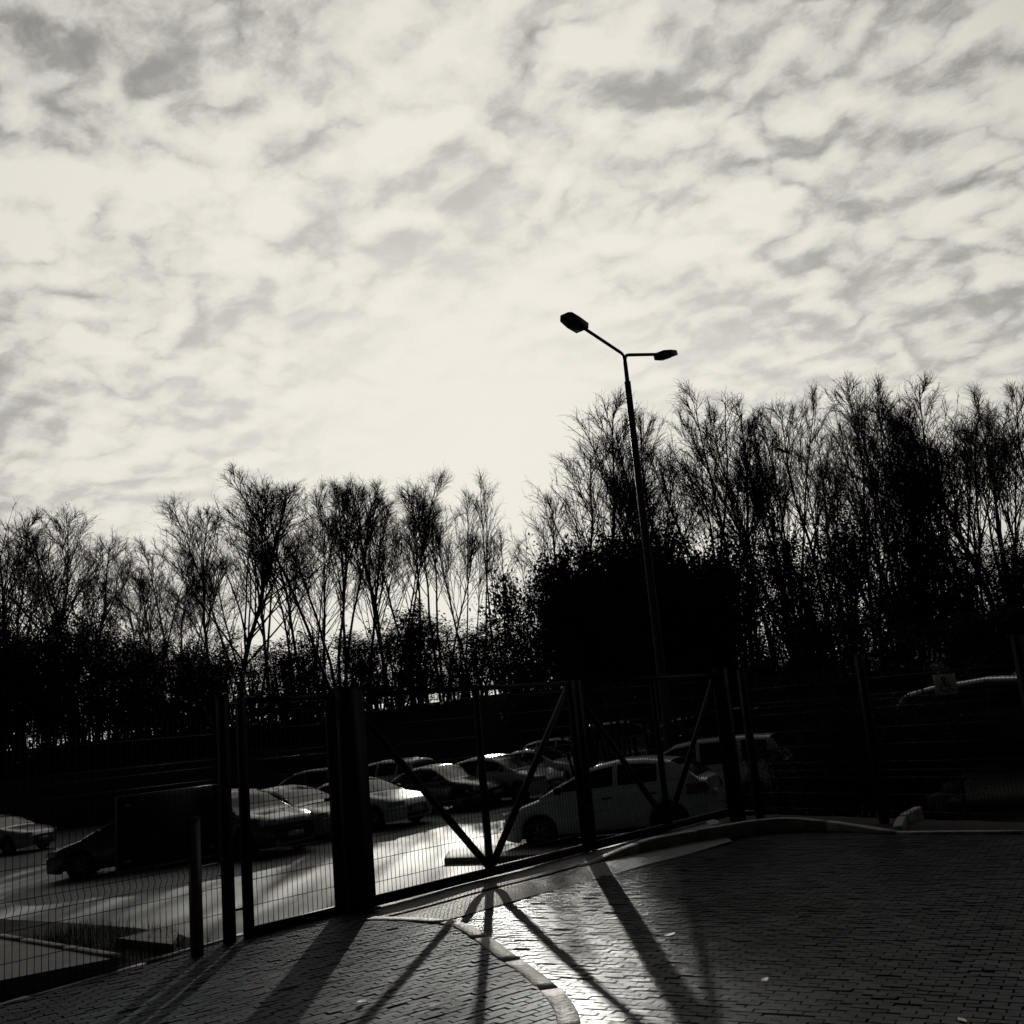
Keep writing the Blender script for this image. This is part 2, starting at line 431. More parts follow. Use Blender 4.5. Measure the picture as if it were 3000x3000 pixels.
soil_poly = np.array([fp(-1.3, 0, -0.6)[:2], fp(-7, 0, -1.0)[:2], on_z(-300, 2690, 0.004)[:2], on_z(0, 2692, 0.004)[:2], on_z(200, 2703, 0.004)[:2], on_z(400, 2718, 0.004)[:2], on_z(530, 2738, 0.004)[:2], on_z(600, 2765, 0.004)[:2]])
def grass_patch():
    mb = MB()
    for _ in range(11000):
        s = rng.uniform(-6.0, -1.25); off = rng.uniform(-0.75, 2.6)
        if not in_poly(fp(s, 0, off)[:2], soil_poly): continue
        p = fp(s, 0, off)
        if in_poly(p[:2], path_poly) or in_poly(p[:2], landing): continue
        if rng.random() < (0.35 if off < -0.1 else 0.0): continue
        h = rng.uniform(0.03, 0.13) * (1.3 if off > 0.2 else 0.8); a = rng.uniform(0, 6.28); l = rng.uniform(-0.05, 0.05, 2)
        w = 0.004; dx, dy = math.cos(a) * w, math.sin(a) * w
        z = -0.05
        mb.add([(p[0] - dx, p[1] - dy, z), (p[0] + dx, p[1] + dy, z), (p[0] + l[0], p[1] + l[1], z + h + 0.05)], [(0, 1, 2)])
    o = part('grass', mb, M['grass'])
    tag(o, 'short dark tufts of grass growing along the foot of the mesh fence', kind='stuff')
grass_patch()
sb = flat_poly('planting_strip', soil_poly, 0.004, M['soil'], thick=0.6); tag(sb, kind='structure')

def slab(px, z, th, label, group='concrete slabs by the fence'):
    pts = np.array([on_z(x, y, z)[:2] for x, y in px])
    o = flat_poly('concrete_slab', pts, z, M['concrete'], thick=th)
    tag(o, label, 'slab', group)
slab([(338, 2748), (500, 2714), (520, 2740), (505, 2766)], 0.07, 0.07, 'pale concrete slab lying in the planting strip left of the short post')
slab([(600, 2772), (700, 2733), (640, 2778), (600, 2786)], 0.03, 0.04, 'thin pale concrete slab at the foot of the short post')

# ---------------------------------------------------------------- gates and fences
Z = np.array([0, 0, 1.0]); N3 = np.array([FN[0], FN[1], 0]); R3 = np.array([RN[0], RN[1], 0])
def mesh_panel(pos, nrm, s0, s1, z0, z1, r=0.0026, folds=(), dv=0.05, hz=None, fd=0.03):
    """welded wire mesh between s0..s1, z0..z1 with V folds"""
    mb = MB()
    zs = [z0]
    for f in folds: zs += [f - 0.05, f, f + 0.05]
    zs.append(z1)
    offs = [0.0]
    for f in folds: offs += [0.0, -fd, 0.0]
    offs.append(0.0)
    n = int(round((s1 - s0) / dv))
    for i in range(n + 1):
        s = s0 + (s1 - s0) * i / n
        mb.tube([pos(s, z, o) for z, o in zip(zs, offs)], r, 4)
    hs = list(hz) if hz is not None else list(np.arange(z0 + 0.03, z1, 0.2))
    for f in folds: hs = [h for h in hs if abs(h - f) > 0.09] + [f - 0.05, f + 0.05]
    for h in hs: mb.tube([pos(s0, h, 0.004), pos((s0 + s1) / 2, h, 0.004), pos(s1, h, 0.004)], r * 1.1, 4)
    return mb

FOLDS = (0.63, 1.38)
# side fence left of the wicket
loc = fp(-1.45, 0)
fence = thing('mesh_fence', 'welded wire mesh fence with folded panels left of the small gate', 'fence', loc)
posts_s = [-1.42, -3.95, -6.45]
for i, s in enumerate(posts_s):
    mb = MB(); mb.beam(fp(s, -0.3), fp(s, 1.98 if i == 0 else 1.85), 0.075, 0.075, N3)
    p = part('post', mb, M['gate_metal'], fence, origin=loc)
    mb = MB(); mb.beam(fp(s, 1.981 if i == 0 else 1.851), fp(s, 2.0 if i == 0 else 1.87), 0.085, 0.085, N3)
    part('cap', mb, M['gate_metal'], p, origin=loc)
for a, b in ((-3.90, -1.47), (-6.40, -4.0)):
    part('mesh_panel', mesh_panel(fp, N3, a, b, 0.06, 1.82, folds=FOLDS), M['wire'], fence, origin=loc)

# dark board fixed to the fence
bc = [on_fence(x, y, -0.04) for x, y in [(350, 2340), (678, 2292), (690, 2500), (345, 2556)]]
s0, s1 = bc[0][0], min(bc[1][0], -1.47); z0, z1 = (bc[2][1] + bc[3][1]) / 2, (bc[0][1] + bc[1][1]) / 2
loc = fp(s0, z0)
bd = thing('notice_board', 'dark blank board hung on the wire mesh beside the small gate', 'board', loc)
mb = MB(); mb.beam(fp((s0 + s1) / 2, z0, 0.03), fp((s0 + s1) / 2, z1, 0.03), s1 - s0, 0.012, N3); part('panel', mb, M['board'], bd, origin=loc)
mb = MB()
for a, b in (((s0, z1), (s1, z1)), ((s0, z0), (s1, z0)), ((s0, z0), (s0, z1)), ((s1, z0), (s1, z1))):
    mb.beam(fp(a[0], a[1], 0.018), fp(b[0], b[1], 0.018), 0.014, 0.008, N3)
part('rim_strip', mb, M['board_edge'], bd, origin=loc)
for a_ in (s0 + 0.08, s1 - 0.08):
    for z_ in (z0 + 0.07, z1 - 0.07):
        mb = MB(); mb.box(fp(a_, z_, 0.014), (0.035, 0.035, 0.02), math.atan2(FU[1], FU[0])); part('clamp', mb, M['board_edge'], bd, origin=loc)

# short steel post standing before the fence
ps = on_fence(578, 2784, -0.14); q = fp(ps[0], 0.0, -0.14); topz = at_depth(563, 2400, q[1])[2]
loc = (q[0], q[1], 0)
sp = thing('short_post', 'short square steel post with flat pale cap in front of the mesh fence', 'post', loc)
mb = MB(); mb.beam((q[0], q[1], -0.05), (q[0], q[1], topz), 0.075, 0.06, N3); part('shaft', mb, M['galv'], sp, origin=loc)
mb = MB(); mb.beam((q[0], q[1], topz + 0.001), (q[0], q[1], topz + 0.014), 0.082, 0.068, N3); part('cap', mb, M['galv'], sp, origin=loc)

# wicket gate
GT = 1.97
loc = fp(-1.22, 0)
wk = thing('wicket_gate', 'narrow dark steel mesh gate between the fence and thick post', 'gate', loc)
mb = MB()
mb.beam(fp(-1.24, 0.02), fp(-1.24, GT), 0.075, 0.05, N3); mb.beam(fp(-0.30, 0.06), fp(-0.30, GT), 0.085, 0.05, N3)
mb.beam(fp(-1.2, 0.10), fp(-0.345, 0.10), 0.075, 0.045, N3); mb.beam(fp(-1.2, GT - 0.03), fp(-0.345, GT - 0.03), 0.05, 0.045, N3)
mb.beam(fp(-1.2, GT - 0.13), fp(-0.345, GT - 0.13), 0.03, 0.04, N3)
part('frame', mb, M['gate_metal'], wk, origin=loc)
part('mesh_panel', mesh_panel(fp, N3, -1.2, -0.345, 0.14, GT - 0.15, hz=np.arange(0.3, 1.8, 0.2)), M['wire'], wk, origin=loc)
mb = MB(); mb.beam(fp(-1.28, 0.30, -0.03), fp(-1.40, 0.30, -0.03), 0.015, 0.015, N3); mb.beam(fp(-1.28, 0.36, -0.03), fp(-1.28, 0.24, -0.03), 0.03, 0.03, N3)
part('hinge', mb, M['gate_metal'], wk, origin=loc)
mb = MB(); mb.box(fp(-0.34, 1.02, -0.045), (0.05, 0.05, 0.16), math.atan2(FU[1], FU[0])); mb.beam(fp(-0.36, 1.05, -0.085), fp(-0.48, 1.05, -0.085), 0.02, 0.02, N3)
part('lock', mb, M['gate_metal'], wk, origin=loc)

# pillars
loc = fp(-0.15, 0)
pl = thing('gate_post', 'thick square dark steel post between the small and the double gate', 'gate post', loc)
mb = MB(); mb.beam(fp(-0.15, -0.3, -0.06), fp(-0.15, GT + 0.03, -0.06), 0.19, 0.19, N3); part('shaft', mb, M['gate_metal'], pl, origin=loc)
mb = MB(); mb.beam(fp(-0.15, GT + 0.031, -0.06), fp(-0.15, GT + 0.045, -0.06), 0.21, 0.21, N3); part('cap', mb, M['gate_metal'], pl, origin=loc)
mb = MB(); mb.beam(fp(-0.15, 0.066, -0.06), fp(-0.15, 0.08, -0.06), 0.30, 0.26, N3); part('base_plate', mb, M['gate_metal'], pl, origin=loc)
loc = fp(6.62, 0)
pl2 = thing('gate_post', 'square dark steel post closing the right end of the double gate', 'gate post', loc)
mb = MB(); mb.beam(fp(6.62, -0.4), fp(6.62, GT + 0.05), 0.16, 0.16, N3); part('shaft', mb, M['gate_metal'], pl2, origin=loc)
mb = MB(); mb.beam(fp(6.62, GT + 0.051), fp(6.62, GT + 0.065), 0.18, 0.18, N3); part('cap', mb, M['gate_metal'], pl2, origin=loc)

def gate_leaf(s0, s1, label, drop_bolt, extra=None):
    loc = fp(s0, 0)
    g = thing('gate_leaf', label, 'gate', loc)
    mid = (s0 + s1) / 2; zb, zt = 0.10, GT - 0.03
    mb = MB()
    for s, w in ((s0 + 0.04, 0.08), (s1 - 0.04, 0.08)): mb.beam(fp(s, zb - 0.05), fp(s, GT), w, 0.06, N3)
    mb.beam(fp(s0 + 0.08, zb), fp(s1 - 0.08, zb), 0.085, 0.055, N3); mb.beam(fp(s0 + 0.08, zt), fp(s1 - 0.08, zt), 0.05, 0.055, N3)
    part('frame', mb, M['gate_metal'], g, origin=loc)
    mb = MB(); mb.beam(fp(mid, zb + 0.04), fp(mid, zt - 0.025), 0.06, 0.05, N3)
    part('upright', mb, M['gate_metal'], g, origin=loc)
    for sx, zz in ((s0 + 0.08, zt - 0.22), (s1 - 0.08, zt - 0.03)):
        mb = MB(); mb.beam(fp(mid + (0.03 if sx > mid else -0.03), zb + 0.06, -0.003), fp(sx, zz, -0.003), 0.065, 0.04, N3)
        part('brace', mb, M['gate_metal'], g, origin=loc)
    for a, b in ((s0 + 0.08, mid - 0.03), (mid + 0.03, s1 - 0.08)):
        part('mesh_panel', mesh_panel(lambda s, z, o=0: fp(s, z, o + 0.03), N3, a, b, zb + 0.04, zt - 0.02, hz=np.arange(0.25, 1.9, 0.2)), M['wire'], g, origin=loc)
    if drop_bolt:
        mb = MB(); mb.tube([fp(s1 + 0.03, 0.55, -0.06), fp(s1 + 0.03, 0.0, -0.06)], 0.011, 8); mb.beam(fp(s1 + 0.03, 0.55, -0.06), fp(s1 + 0.03, 0.5, -0.06), 0.05, 0.03, N3)
        mb.tube([fp(s1 + 0.03, 0.0, -0.06), fp(s1 + 0.03, -0.32, -0.06)], 0.011, 8)
        part('drop_bolt', mb, M['gate_metal'], g, origin=loc)
    for z in (0.35, 1.6):
        sx = s0 - 0.0 if drop_bolt else s1
        mb = MB(); mb.tube([fp(sx, z - 0.06, -0.05), fp(sx, z + 0.06, -0.05)], 0.02, 8); part('hinge', mb, M['gate_metal'], g, origin=loc)
    return g
gate_leaf(0.0, 3.26, 'dark steel gate leaf with V shaped bracing, nearer the thick post', True)
gate_leaf(3.31, 6.52, 'dark steel gate leaf with V shaped bracing in front of the white car', False)

# fence running on to the right of the gate
loc = rp(0, 0)
rf = thing('mesh_fence', 'welded wire mesh fence right of the double gate, ending at paired posts', 'fence', loc)
for s in (0.15, 2.2, 4.30, 4.44, 6.8):
    mb = MB(); mb.beam(rp(s, -0.4), rp(s, 2.0), 0.085, 0.085, R3); part('post', mb, M['gate_metal'], rf, origin=loc)
for a, b in ((0.2, 2.15), (2.25, 4.25), (4.5, 6.75)):
    part('mesh_panel', mesh_panel(rp, R3, a, b, 0.06, 1.85, folds=FOLDS), M['wire'], rf, origin=loc)

# ---------------------------------------------------------------- lamp post
def lamp():
    b = at_depth(1985, 2360, 24.5); bx, by = b[0], b[1]
    top = at_depth(1829, 1040, 24.5); zt = top[2]; zg = float(ground_h(bx, by))
    bx = top[0]
    loc = (bx, by, zg)
    r = thing('lamp_post', 'tall tapered lamp post with two arms rising above the parked cars', 'street lamp', loc)
    z1 = at_depth(1841, 1118, 24.5)[2]
    mb = MB(); mb.tube([(bx, by, zg - 0.3), (bx, by, z1)], [0.125, 0.078], 16); part('pole', mb, M['pole'], r, True, 0.6, origin=loc)
    mb = MB(); mb.box((bx - 0.0, by - 0.118, zg + 0.9), (0.1, 0.03, 0.45)); part('service_door', mb, M['pole'], r, origin=loc)
    mb = MB(); mb.tube([(bx, by, z1 - 0.05), (bx, by, zt - 0.18)], [0.055, 0.05], 12); part('top_tube', mb, M['pole'], r, True, 0.6, origin=loc)
    tilt = math.radians(12.5)
    dv = np.array([-0.66, -0.75]); dv /= np.linalg.norm(dv)
    for sg in (1, -1):
        d = np.array([dv[0] * sg * math.cos(tilt), dv[1] * sg * math.cos(tilt), math.sin(tilt)])
        s = np.array([-dv[1] * sg, dv[0] * sg, 0]); n = np.cross(d, s); n = n if n[2] > 0 else -n
        o = np.array([bx, by, zt])
        L = 1.68
        pts = [o + np.array([0, 0, -0.2]), o + np.array([0, 0, -0.07]) + d * 0.02, o + d * 0.10 + np.array([0, 0, -0.012]), o + d * 0.2, o + d * L]
        mb = MB(); mb.tube(pts, 0.042, 10)
        arm = part('arm', mb, M['pole'], r, True, 0.8, origin=loc)
        # luminaire: a flat tapered housing, deeper near the arm
        h = o + d * (L - 0.05)
        prof = [(0.0, 0.13, -0.08, 0.045), (0.04, 0.19, -0.11, 0.07), (0.38, 0.20, -0.12, 0.08), (0.64, 0.19, -0.08, 0.07), (0.71, 0.13, -0.03, 0.045)]
        V, F = [], []
        for (x, w, zl, zu) in prof:
            for (yy, zz) in ((-w, zl * 0.85), (-w * 0.94, zl), (w * 0.94, zl), (w, zl * 0.85), (w, zu * 0.6), (w * 0.8, zu), (-w * 0.8, zu), (-w, zu * 0.6)):
                V.append(h + d * x + s * yy + n * zz)
        for i in range(len(prof) - 1):
            for j in range(8):
                j2 = (j + 1) % 8; F.append((i * 8 + j, i * 8 + j2, (i + 1) * 8 + j2, (i + 1) * 8 + j))
        F += [tuple(range(7, -1, -1)), tuple((len(prof) - 1) * 8 + j for j in range(8))]
        mb = MB(); mb.add(V, F); hd = part('lamp_head', mb, M['pole'], r, origin=loc)
        mb = MB()
        c = [h + d * x + s * y + n * z for x, y, z in ((0.1, -0.13, -0.118), (0.1, 0.13, -0.118), (0.36, 0.14, -0.124), (0.36, -0.14, -0.124))]
        cc = [q - n * 0.012 for q in c]
        mb.add(c + cc, [(0, 1, 2, 3), (7, 6, 5, 4), (0, 4, 5, 1), (1, 5, 6, 2), (2, 6, 7, 3), (3, 7, 4, 0)])
        part('lens', mb, M['lens'], hd, origin=loc)
lamp()

# ---------------------------------------------------------------- cars
def car_proto(style):
    P = dict(
        hatch=dict(L=4.05, W=1.72, fo=0.82, wb=2.52, hood=[(0, 0.60), (0.12, 0.72), (0.5, 0.84), (1.0, 0.97), (1.2, 1.0), (4.05, 1.02)],
                   roof=[(0.88, 0.97), (1.25, 1.15), (1.65, 1.335), (2.0, 1.44), (2.45, 1.495), (2.95, 1.47), (3.4, 1.39), (3.68, 1.28), (3.93, 1.04), (3.97, 0.98)],
                   ws=(1.0, 1.97), rw=(3.45, 3.92), sw=[(1.35, 2.35), (2.45, 3.2)], tail=0.95),
        sedan=dict(L=4.45, W=1.74, fo=0.86, wb=2.62, hood=[(0, 0.58), (0.12, 0.70), (0.6, 0.84), (1.2, 0.94), (1.3, 0.95), (3.6, 0.98), (3.8, 1.0), (4.35, 0.97), (4.45, 0.9)],
                   roof=[(1.2, 0.95), (1.5, 1.10), (1.9, 1.30), (2.15, 1.39), (2.6, 1.43), (3.1, 1.38), (3.4, 1.28), (3.75, 1.08), (3.88, 0.99)],
                   ws=(1.28, 2.12), rw=(3.12, 3.82), sw=[(1.6, 2.5), (2.6, 3.3)], tail=0.85),
        suv=dict(L=4.4, W=1.80, fo=0.86, wb=2.63, hood=[(0, 0.72), (0.1, 0.86), (0.5, 0.98), (1.15, 1.08), (1.3, 1.1), (4.4, 1.12)],
                 roof=[(1.1, 1.08), (1.4, 1.25), (1.75, 1.47), (2.05, 1.60), (2.6, 1.66), (3.5, 1.63), (3.95, 1.56), (4.1, 1.45), (4.28, 1.15), (4.3, 1.08)],
                 ws=(1.2, 2.02), rw=(3.98, 4.25), sw=[(1.55, 2.5), (2.6, 3.4), (3.5, 3.9)], tail=1.05),
        van=dict(L=4.5, W=1.80, fo=0.9, wb=2.73, hood=[(0, 0.72), (0.1, 0.84), (0.45, 0.97), (0.9, 1.1), (1.0, 1.12), (4.5, 1.14)],
                 roof=[(0.8, 1.08), (1.1, 1.28), (1.5, 1.55), (1.85, 1.70), (2.4, 1.76), (3.6, 1.74), (4.15, 1.68), (4.28, 1.6), (4.42, 1.18), (4.44, 1.1)],
                 ws=(0.9, 1.82), rw=(4.18, 4.38), sw=[(1.4, 2.4), (2.5, 3.4), (3.5, 4.1)], tail=1.1),
    )[style]
    L, W = P['L'], P['W']; hw = W / 2; rw_ = 0.31 if style in ('hatch', 'sedan') else 0.34
    ax = (P['fo'], P['fo'] + P['wb']); R = rw_ + 0.06; sill = 0.2 if style in ('hatch', 'sedan') else 0.24
    hx, hz = zip(*P['hood']); zx, zz = zip(*P['roof'])
    def plan(x):
        f = 1 - 0.30 * max(0, (0.55 - x) / 0.55) ** 2.2 - 0.16 * max(0, (x - L + 0.5) / 0.5) ** 2.2
        return hw * f
    xs_ = sorted(set(np.round(np.concatenate([np.linspace(0, L, 64), [0.02, 0.06, L - 0.02, L - 0.05]] +
                    [[a - R, a + R] + [a + R * math.cos(t) for t in np.linspace(0.12, math.pi - 0.12, 11)] for a in ax]), 4)))
    def low(x):
        z = sill
        for a in ax:
            if abs(x - a) < R: z = max(z, rw_ + math.sqrt(max(R * R - (x - a) ** 2, 0)))
        if x < 0.3: z = max(z, sill + 0.04 * (0.3 - x) / 0.3)
        return z
    def ztop(x):
        z = float(np.interp(x, hx, hz))
        if x > L - 0.25: z -= (0.06) * ((x - L + 0.25) / 0.25) ** 2
        return z
    V, ring = [], []
    NS = 8
    for x in xs_:
        w = plan(x); zb = ztop(x); zl = low(x); e = 1.0
        sec = []
        m1 = zl + 0.10 if zl < sill + 0.08 else zl + 0.03
        zm = max(0.52, m1 + 0.05)
        zs = max(zb - 0.16, zm + 0.03)
        sec += [(w * 0.93, zl), (w * 0.975, m1), (w * 1.0, zm), (w * 0.985, zs), (w * 0.955, max(zb - 0.05, zs + 0.02)), (w * 0.88, zb + 0.0), (w * 0.5, zb + 0.025), (0, zb + 0.032)]
        for (y, z) in sec: V.append((x, y, z))
        for (y, z) in sec[-2::-1]: V.append((x, -y, z))
    n = 2 * NS - 1; F = []
    for i in range(len(xs_) - 1):
        for j in range(n - 1):
            F.append((i * n + j, (i + 1) * n + j, (i + 1) * n + j + 1, i * n + j + 1))
    F.append(tuple(range(n)))
    F.append(tuple((len(xs_) - 1) * n + j for j in range(n - 1, -1, -1)))
    body = MB(); body.add(V, F)
    # greenhouse
    gx = np.unique(np.round(np.concatenate([np.linspace(zx[0], zx[-1], 54), [P['ws'][0], P['ws'][1], P['rw'][0], P['rw'][1]], *[list(s) for s in P['sw']]]), 4))
    GV, K = [], 7; nn = 2 * K - 1
    zroofmax = max(zz)
    for x in gx:
        zr = float(np.interp(x, zx, zz)); zb = ztop(x) - 0.02; w = plan(x)
        hgt = max(zr - zb, 0.0); k = hgt / (zroofmax - zb)
        wb_ = w * 0.93; wr = wb_ - 0.20 * k * (W / 1.72)
        q = [(wb_, zb - 0.02), (wb_ - 0.012, zb + min(0.05, hgt * 0.3)), (wr + 0.02, zr - 0.09 * min(1, k + 0.1)), (wr - 0.03, zr - 0.03 * k), (wr * 0.80, zr - 0.005), (wr * 0.45, zr + 0.012), (0, zr + 0.018)]
        for (y, z) in q: GV.append((x, y, z))
        for (y, z) in q[-2::-1]: GV.append((x, -y, z))
    sets = {'body': [], 'ws': [], 'rw': [], 'l': [], 'r': []}
    for i in range(len(gx) - 1):
        xm = (gx[i] + gx[i + 1]) / 2
        for j in range(nn - 1):
            f = (i * nn + j, (i + 1) * nn + j, (i + 1) * nn + j + 1, i * nn + j + 1)
            jj = j if j < K - 1 else nn - 2 - j
            key = 'body'
            if jj >= 3 and P['ws'][0] < xm < P['ws'][1]: key = 'ws'
            elif jj >= 3 and P['rw'][0] < xm < P['rw'][1]: key = 'rw'
            elif jj == 1 and any(a < xm < b for a, b in P['sw']): key = 'l' if j < K - 1 else 'r'
            sets[key].append(f)
    def sub(key, name, material, parent):
        used = sorted({i for f in sets[key] for i in f}); mp = {a: b for b, a in enumerate(used)}
        mb = MB(); mb.add([GV[i] for i in used], [tuple(mp[i] for i in f) for f in sets[key]])
        return part(name, mb, material, parent, True, math.radians(35))
    root = thing('parked_car', 'prototype', 'car')
    used = sorted({i for f in sets['body'] for i in f}); mp = {a: b for b, a in enumerate(used)}
    body.add([GV[i] for i in used], [tuple(mp[i] for i in f) for f in sets['body']])
    bo = part('body', body, M['white_paint'], root, True, math.radians(40))
    sub('ws', 'windscreen', M['glass'], root); sub('rw', 'rear_window', M['glass'], root)
    sub('l', 'side_window', M['glass'], root); sub('r', 'side_window', M['glass'], root)
    mb = MB(); mb.box((L / 2, 0, 0.42), (L - 0.5, W - 0.5, 0.36)); part('underbody', mb, M['trim'], root)
    # wheels
    for a in ax:
        for sgn in (1, -1):
            y0 = sgn * (hw - 0.10)
            mb = MB(); seg = 28; pr = [(-0.095, rw_ - 0.12), (-0.1, rw_ - 0.03), (-0.08, rw_), (0.08, rw_), (0.1, rw_ - 0.03), (0.095, rw_ - 0.12), (0.06, rw_ - 0.125), (0.05, 0.0)]
            V, F = [], []
            for k in range(seg):
                t = 2 * math.pi * k / seg
                for (o, r) in pr: V.append((a + r * math.cos(t), y0 + sgn * o, rw_ + r * math.sin(t)))
            m = len(pr)
            for k in range(seg):
                k2 = (k + 1) % seg
                for j in range(m - 1): F.append((k * m + j, k * m + j + 1, k2 * m + j + 1, k2 * m + j))
            mb.add(V, F); wh = part('wheel', mb, M['tyre'], root, True, math.radians(40))
            mb = MB(); rr = rw_ - 0.115
            for k in range(7):
                t = 2 * math.pi * k / 7
                c = np.array([a, y0 + sgn * 0.072, rw_]); e = c + np.array([math.cos(t) * rr, 0.0, math.sin(t) * rr])
                mb.beam(c, e, 0.055, 0.02, (0, 1, 0))
            V, F = [], []
            for k in range(seg):
                t = 2 * math.pi * k / seg
                for r in (rr - 0.012, rr + 0.012): V.append((a + r * math.cos(t), y0 + sgn * 0.088, rw_ + r * math.sin(t)))
            for k in range(seg):
                k2 = (k + 1) % seg; F.append((2 * k, 2 * k + 1, 2 * k2 + 1, 2 * k2))
            mb.add(V, F); part('rim', mb, M['rim'], wh)
    # lamps, grille, plates, mirrors, handles
    def patch(name, x0, x1, y0, y1, zc, hz_, material, front=True):
        V, F = [], []
        m = 7
        for i in range(m):
            y = y0 + (y1 - y0) * i / (m - 1)
            for z in (zc - hz_, zc, zc + hz_):
                pl_ = [x for x in xs_]
                # x where the plan half width equals |y| at this end
                if front: cand = [x for x in np.linspace(0, 0.8, 160) if plan(x) * 0.985 >= abs(y)]; x = cand[0] if cand else 0.8
                else: cand = [x for x in np.linspace(L, L - 0.8, 160) if plan(x) * 0.985 >= abs(y)]; x = cand[0] if cand else L - 0.8
                off = -0.012 if front else 0.012
                V.append((x + off, y + (0.012 if y > 0 else -0.012), z))
        for i in range(m - 1):
            for j in range(2): F.append((i * 3 + j, (i + 1) * 3 + j, (i + 1) * 3 + j + 1, i * 3 + j + 1))
        mb = MB(); mb.add(V, F); me = part(name, mb, material, root)
        md = bmesh.new(); md.from_mesh(me.data); g = bmesh.ops.solidify(md, geom=md.faces[:], thickness=0.03); bmesh.ops.recalc_face_normals(md, faces=md.faces); md.to_mesh(me.data); md.free()
        return me
    zh = hz[1] - 0.03
    for sgn in (1, -1):
        patch('headlight', 0, 0, sgn * hw * 0.58, sgn * hw * 0.93, zh, 0.065, M['lamp_glass'])
        patch('tail_light', 0, 0, sgn * hw * 0.66, sgn * hw * 0.97, P['tail'] - 0.1, 0.09, M['tail_glass'], False)
        mb = MB(); xm = P['ws'][0] + 0.32
        for i, (dx, sc) in enumerate(((0, 1),)):
            ph = np.linspace(0, 2 * math.pi, 11)[:-1]; V, F = [], []
            for u, s_ in ((-0.09, 0.75), (-0.05, 1), (0.03, 1.0), (0.07, 0.8)):
                for t in ph: V.append((xm + u * 0.7, sgn * (hw + 0.07 + 0.11 * s_ * math.cos(t)), ztop(xm) + 0.07 + 0.075 * s_ * math.sin(t)))
            for a_ in range(3):
                for b_ in range(10):
                    b2 = (b_ + 1) % 10; F.append((a_ * 10 + b_, a_ * 10 + b2, a_ * 10 + 10 + b2, a_ * 10 + 10 + b_))
            F += [tuple(range(9, -1, -1)), tuple(30 + t for t in range(10))]
            mb.add(V, F)
        part('mirror', mb, M['trim'], root, True, 0.7)
        for s0_, s1_ in P['sw'][:2]:
            mb = MB(); mb.box((s1_ - 0.12, sgn * (plan(s1_) * 0.985 + 0.012), ztop(s1_) - 0.17), (0.18, 0.03, 0.03)); part('door_handle', mb, M['trim'], root)
        mb = MB(); mb.box((L / 2, sgn * (hw * 0.975 + 0.004), sill + 0.05), (P['wb'] - 2 * R - 0.04, 0.03, 0.07)); part('sill_trim', mb, M['trim'], root)
    mb = MB(); mb.box((-0.004, 0, hz[0] - 0.10), (0.03, W * 0.42, 0.12)); part('grille', mb, M['trim'], root)
    mb = MB(); mb.box((-0.004, 0, sill + 0.13), (0.03, W * 0.5, 0.1)); part('lower_grille', mb, M['trim'], root)
    mb = MB(); mb.box((-0.022, 0, sill + 0.26), (0.012, 0.5, 0.11)); part('number_plate', mb, M['plate'], root)
    mb = MB(); mb.box((L + 0.012, 0, 0.72), (0.012, 0.5, 0.11)); part('number_plate', mb, M['plate'], root)
    # centre the mesh on the middle of the car
    for c in root.children:
        c.data.transform(Matrix.Translation((-L / 2, 0, 0)))
        for g in c.children: g.data.transform(Matrix.Translation((-L / 2, 0, 0)))
    root['L'] = L
    return root

protos = {k: car_proto(k) for k in ('hatch', 'sedan', 'suv', 'van')}
used_proto = set()
def place_car(style, paint, px, py, depth, heading, label, group=None, dz=0.0, sc=1.0):
    """px, py: pixel of the middle of the car; heading: plan direction its bonnet points to"""
    p = at_depth(px, py, depth)
    r = protos[style] if style not in used_proto else copy_tree(protos[style])
    used_proto.add(style)
    h = math.atan2(heading[1], heading[0])
    L = 4.2
    pts = [(p[0] + math.cos(h) * a - math.sin(h) * b, p[1] + math.sin(h) * a + math.cos(h) * b) for a in (-1.3, 1.3) for b in (-0.75, 0.75)]
    zs = [float(ground_h(*q)) for q in pts]
    z = sum(zs) / 4 - 0.008 + dz
    fx = np.array([math.cos(h), math.sin(h), ((zs[2] + zs[3]) - (zs[0] + zs[1])) / 2 / 2.6]); fx /= np.linalg.norm(fx)
    sy = np.array([-math.sin(h), math.cos(h), ((zs[1] + zs[3]) - (zs[0] + zs[2])) / 2 / 1.5]); up = np.cross(fx, sy); up /= np.linalg.norm(up)
    sy = np.cross(up, fx)
    # the body's nose is at -x in the prototype
    mt = Matrix(((-fx[0], -sy[0], up[0]), (-fx[1], -sy[1], up[1]), (-fx[2], -sy[2], up[2])))
    r.location = (p[0], p[1], z); r.rotation_euler = mt.to_euler(); r.scale = (sc, sc, sc)
    tag(r, label, 'car', group)
    if 'L' in r: del r['L']
    for c in r.children:
        if c.name.split('.')[0] == 'body':
            c.material_slots[0].link = 'OBJECT'; c.material_slots[0].material = M[paint]
    return r

